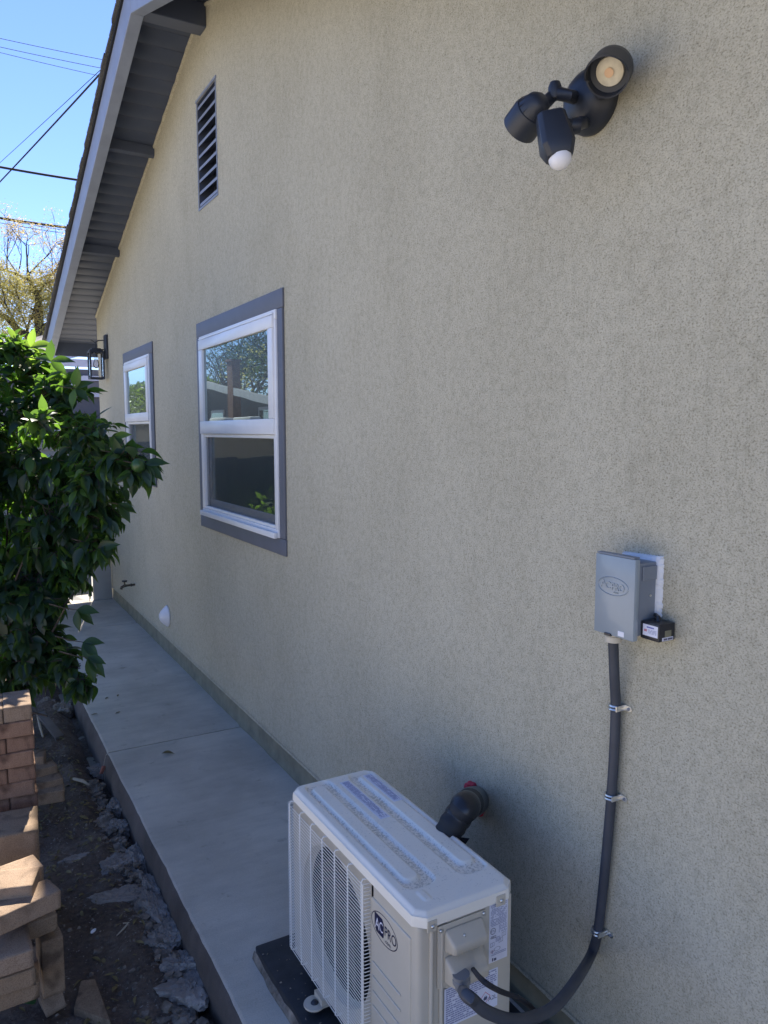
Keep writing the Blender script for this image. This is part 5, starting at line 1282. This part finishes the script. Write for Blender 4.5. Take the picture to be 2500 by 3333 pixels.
b = MB(); b.prism([(NXF+.5, 12.5, nz(12.5)-.02), (NXF+.5, 32, nz(32)-.02), (NXF+.5, 32, nz(32)+.04), (NXF+.5, 12.5, nz(12.5)+.04)], [(-13.5, 12.5, nz(12.5)-3.1), (-13.5, 32, nz(32)-3.1), (-13.5, 32, nz(32)-3), (-13.5, 12.5, nz(12.5)-3)]); b.build('roof', 'farroof', nh, smooth=False)
b = MB(); b.prism([(NXF+.501, 12.5, nz(12.5)-.2), (NXF+.501, 32, nz(32)-.2), (NXF+.501, 32, nz(32)+.03), (NXF+.501, 12.5, nz(12.5)+.03)], [(NXF+.54, 12.5, nz(12.5)-.2), (NXF+.54, 32, nz(32)-.2), (NXF+.54, 32, nz(32)+.03), (NXF+.54, 12.5, nz(12.5)+.03)]); b.build('fascia', 'nwhite', nh, smooth=False)
for y0 in (26.2, 21.3, 17.2):
    b = MB(); b.box(NXF+.002, NXF+.04, y0, y0+1.5, 1.4, 2.6); f = b.build('window', 'nwhite', nh); b = MB(); b.box(NXF+.041, NXF+.045, y0+.1, y0+1.4, 1.5, 2.5); b.build('pane', 'pane', f, smooth=False)
b = MB(); b.box(NXF+.30, NXF+.55, 23.75, 24.2, 2.0, 4.05); b.box(NXF+.27, NXF+.58, 23.72, 24.23, 4.051, 4.12); b.build('chimney', 'brickred', nh, smooth=False)
# hedge and trees for the reflections
def hedge(name, x0, x1, y0, y1, z0, z1, n, lab, seed, mat='hedge', s=(.05, .10)):
    rg = random.Random(seed); L = MB()
    for k in range(n):
        f = rg.random(); p = Vector((rg.uniform(x0, x1), rg.uniform(y0, y1), rg.uniform(z0, z1)))
        if f < .5: p.x = x1+rg.uniform(-.2, .06)
        elif f < .8: p.z = z1+rg.gauss(0, .08)
        sz = rg.uniform(*s); u = Vector((rg.gauss(0, 1), rg.gauss(0, 1), rg.gauss(0, .8))).normalized(); v = u.orthogonal().normalized(); L.poly([p-u*sz, p-v*sz*.45, p+u*sz, p+v*sz*.45])
    t = empty(name, ((x0+x1)/2, (y0+y1)/2, z0), lab, 'hedge'); L.build('foliage', mat, t, smooth=False)
    b = MB(); 
    for k in range(int((y1-y0)/.9)+1): b.tube([((x0+x1)/2, y0+.3+k*.9, z0-.1), ((x0+x1)/2, y0+.3+k*.9, z1-.25)], .05, 6)
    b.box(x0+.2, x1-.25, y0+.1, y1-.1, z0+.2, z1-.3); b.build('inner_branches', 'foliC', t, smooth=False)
hedge('tall_hedge', -9, -6.4, 33, 46, -.2, 3.95, 15000, 'tall clipped hedge filling the far window reflection', 41, s=(.07, .14))
for k, (y0, h_) in enumerate(((10.6, .95), (12.2, 1.15))):
    blobtree('garden_shrub', (-3.1, y0+.8, -.14), .8, [((0, 0, .55), .60), ((.1, .55, .65), .55), ((0, 1.1, .52), .55), ((-.1, -.4, .8), .45)], 'leaf2', ('nearer', 'farther')[k]+' sunlit shrub at the foot of the boundary fence, reflected in the screen', 51+k, dens=1500, leaf=(.04, .08), trunk=.03, cat='shrub')
def sparse(name, base, lab, seed, starts, depth=5, mat=('foliC', 'foliC'), n=14, sp=.28, s=(.04, .11)):
    t = empty(name, base, lab, 'tree'); rg = random.Random(seed); b = MB(); tips = []; base = Vector(base)
    b.tube([base-Vector((0, 0, .1)), base+Vector((.1, .1, 1.6)), base+Vector((.0, .2, 3.0))], [.3, .24, .2], 10)
    for (d_, L, r) in starts: branch(b, base+Vector((0, .2, 2.9)), Vector(d_), L, r, depth, rg, tips)
    b.build('trunk', 'barkg', t, ang=60); A, C_ = MB(), MB()
    clumps([A, C_], rg.sample(tips, min(len(tips), 650)), rg, n, sp, s[0], s[1], lambda c: 0 if noise.noise(c*.6) > -.1 else 1)
    A.build('crown', mat[0], t, smooth=False); C_.build('crown_mix', mat[1], t, smooth=False)  # second foliage tone, scattered through the crown by noise
blobtree('garden_shrub', (-1.5, 8.02, -.14), .6, [((.1, 0, .6), .44), ((.3, -.1, .7), .34), ((-.4, 0, .7), .45), ((-.05, -.1, 1.0), .34)], 'leaf2', 'leafy sunlit shrub before the side fence, reflected in the near window', 77, dens=1900, leaf=(.03, .07), trunk=.03, cat='shrub')
st6 = [((.5, .6, .8), 2.2, .15), ((-.5, .6, .9), 2.2, .15), ((.1, -.9, .7), 2.3, .15), ((.3, .1, 1), 2.0, .14), ((0, .9, .5), 2.2, .13), ((.6, -.5, .6), 2.1, .13)]
sparse('spreading_tree', (-14, 44, -.19), 'wide spreading tree above the neighbour roof at the left of the window reflection', 61, st6)
sparse('spreading_tree', (-12, 27, -.19), 'wide spreading tree right of the chimney in the window reflection', 62, st6, mat=('foliC', 'foliA'))
sparse('spreading_tree', (-19, 62, -.19), 'distant bare branched tree mirrored above the hedge', 63, st6, n=4)

# ================================================================== CABLES
def cable(p0, p1, sag, r, lab, ext=.5):
    a, c = P(*p0), P(*p1); e = c+(c-a)*ext; s0 = a-(c-a)*.35; pts = []
    for k in range(31):
        t = k/30; q = s0.lerp(e, t); q.z -= sag*4*t*(1-t); pts.append(q)
    b = MB(); b.tube(pts, r, 6); tag(b.build('overhead_cable', 'wire', None, ang=80), lab, 'cable', 'overhead cables in the sky')
cable((0, 122, 30), (357, 195, 30), .05, .011, 'highest thin overhead wire in the sky')
cable((0, 150, 30), (350, 222, 30), .05, .011, 'middle of the three thin parallel wires near the top')
cable((0, 168, 30), (345, 248, 30), .05, .010, 'lowest of the three thin parallel wires near the top')
cable((0, 528, 24), (357, 197, 16), .02, .008, 'thin service wire slanting steeply up to the roof edge')
cable((0, 588, 24), (360, 196, 16), .05, .021, 'thick twisted service cable slanting steeply up to the roof edge')
cable((0, 541, 26), (270, 585, 26), .04, .040, 'thick twisted bundle cable crossing the sky half way down')
cable((0, 707, 26), (232, 739, 26), .04, .042, 'lowest thick black cable crossing above the golden tree')
cable((0, 722, 26), (230, 758, 26), .05, .010, 'thin wire just below the lowest thick cable')
cable((60, 722, 26), (232, 750, 26), .03, .010, 'thin wire squeezed between the lowest thick cable and wire')
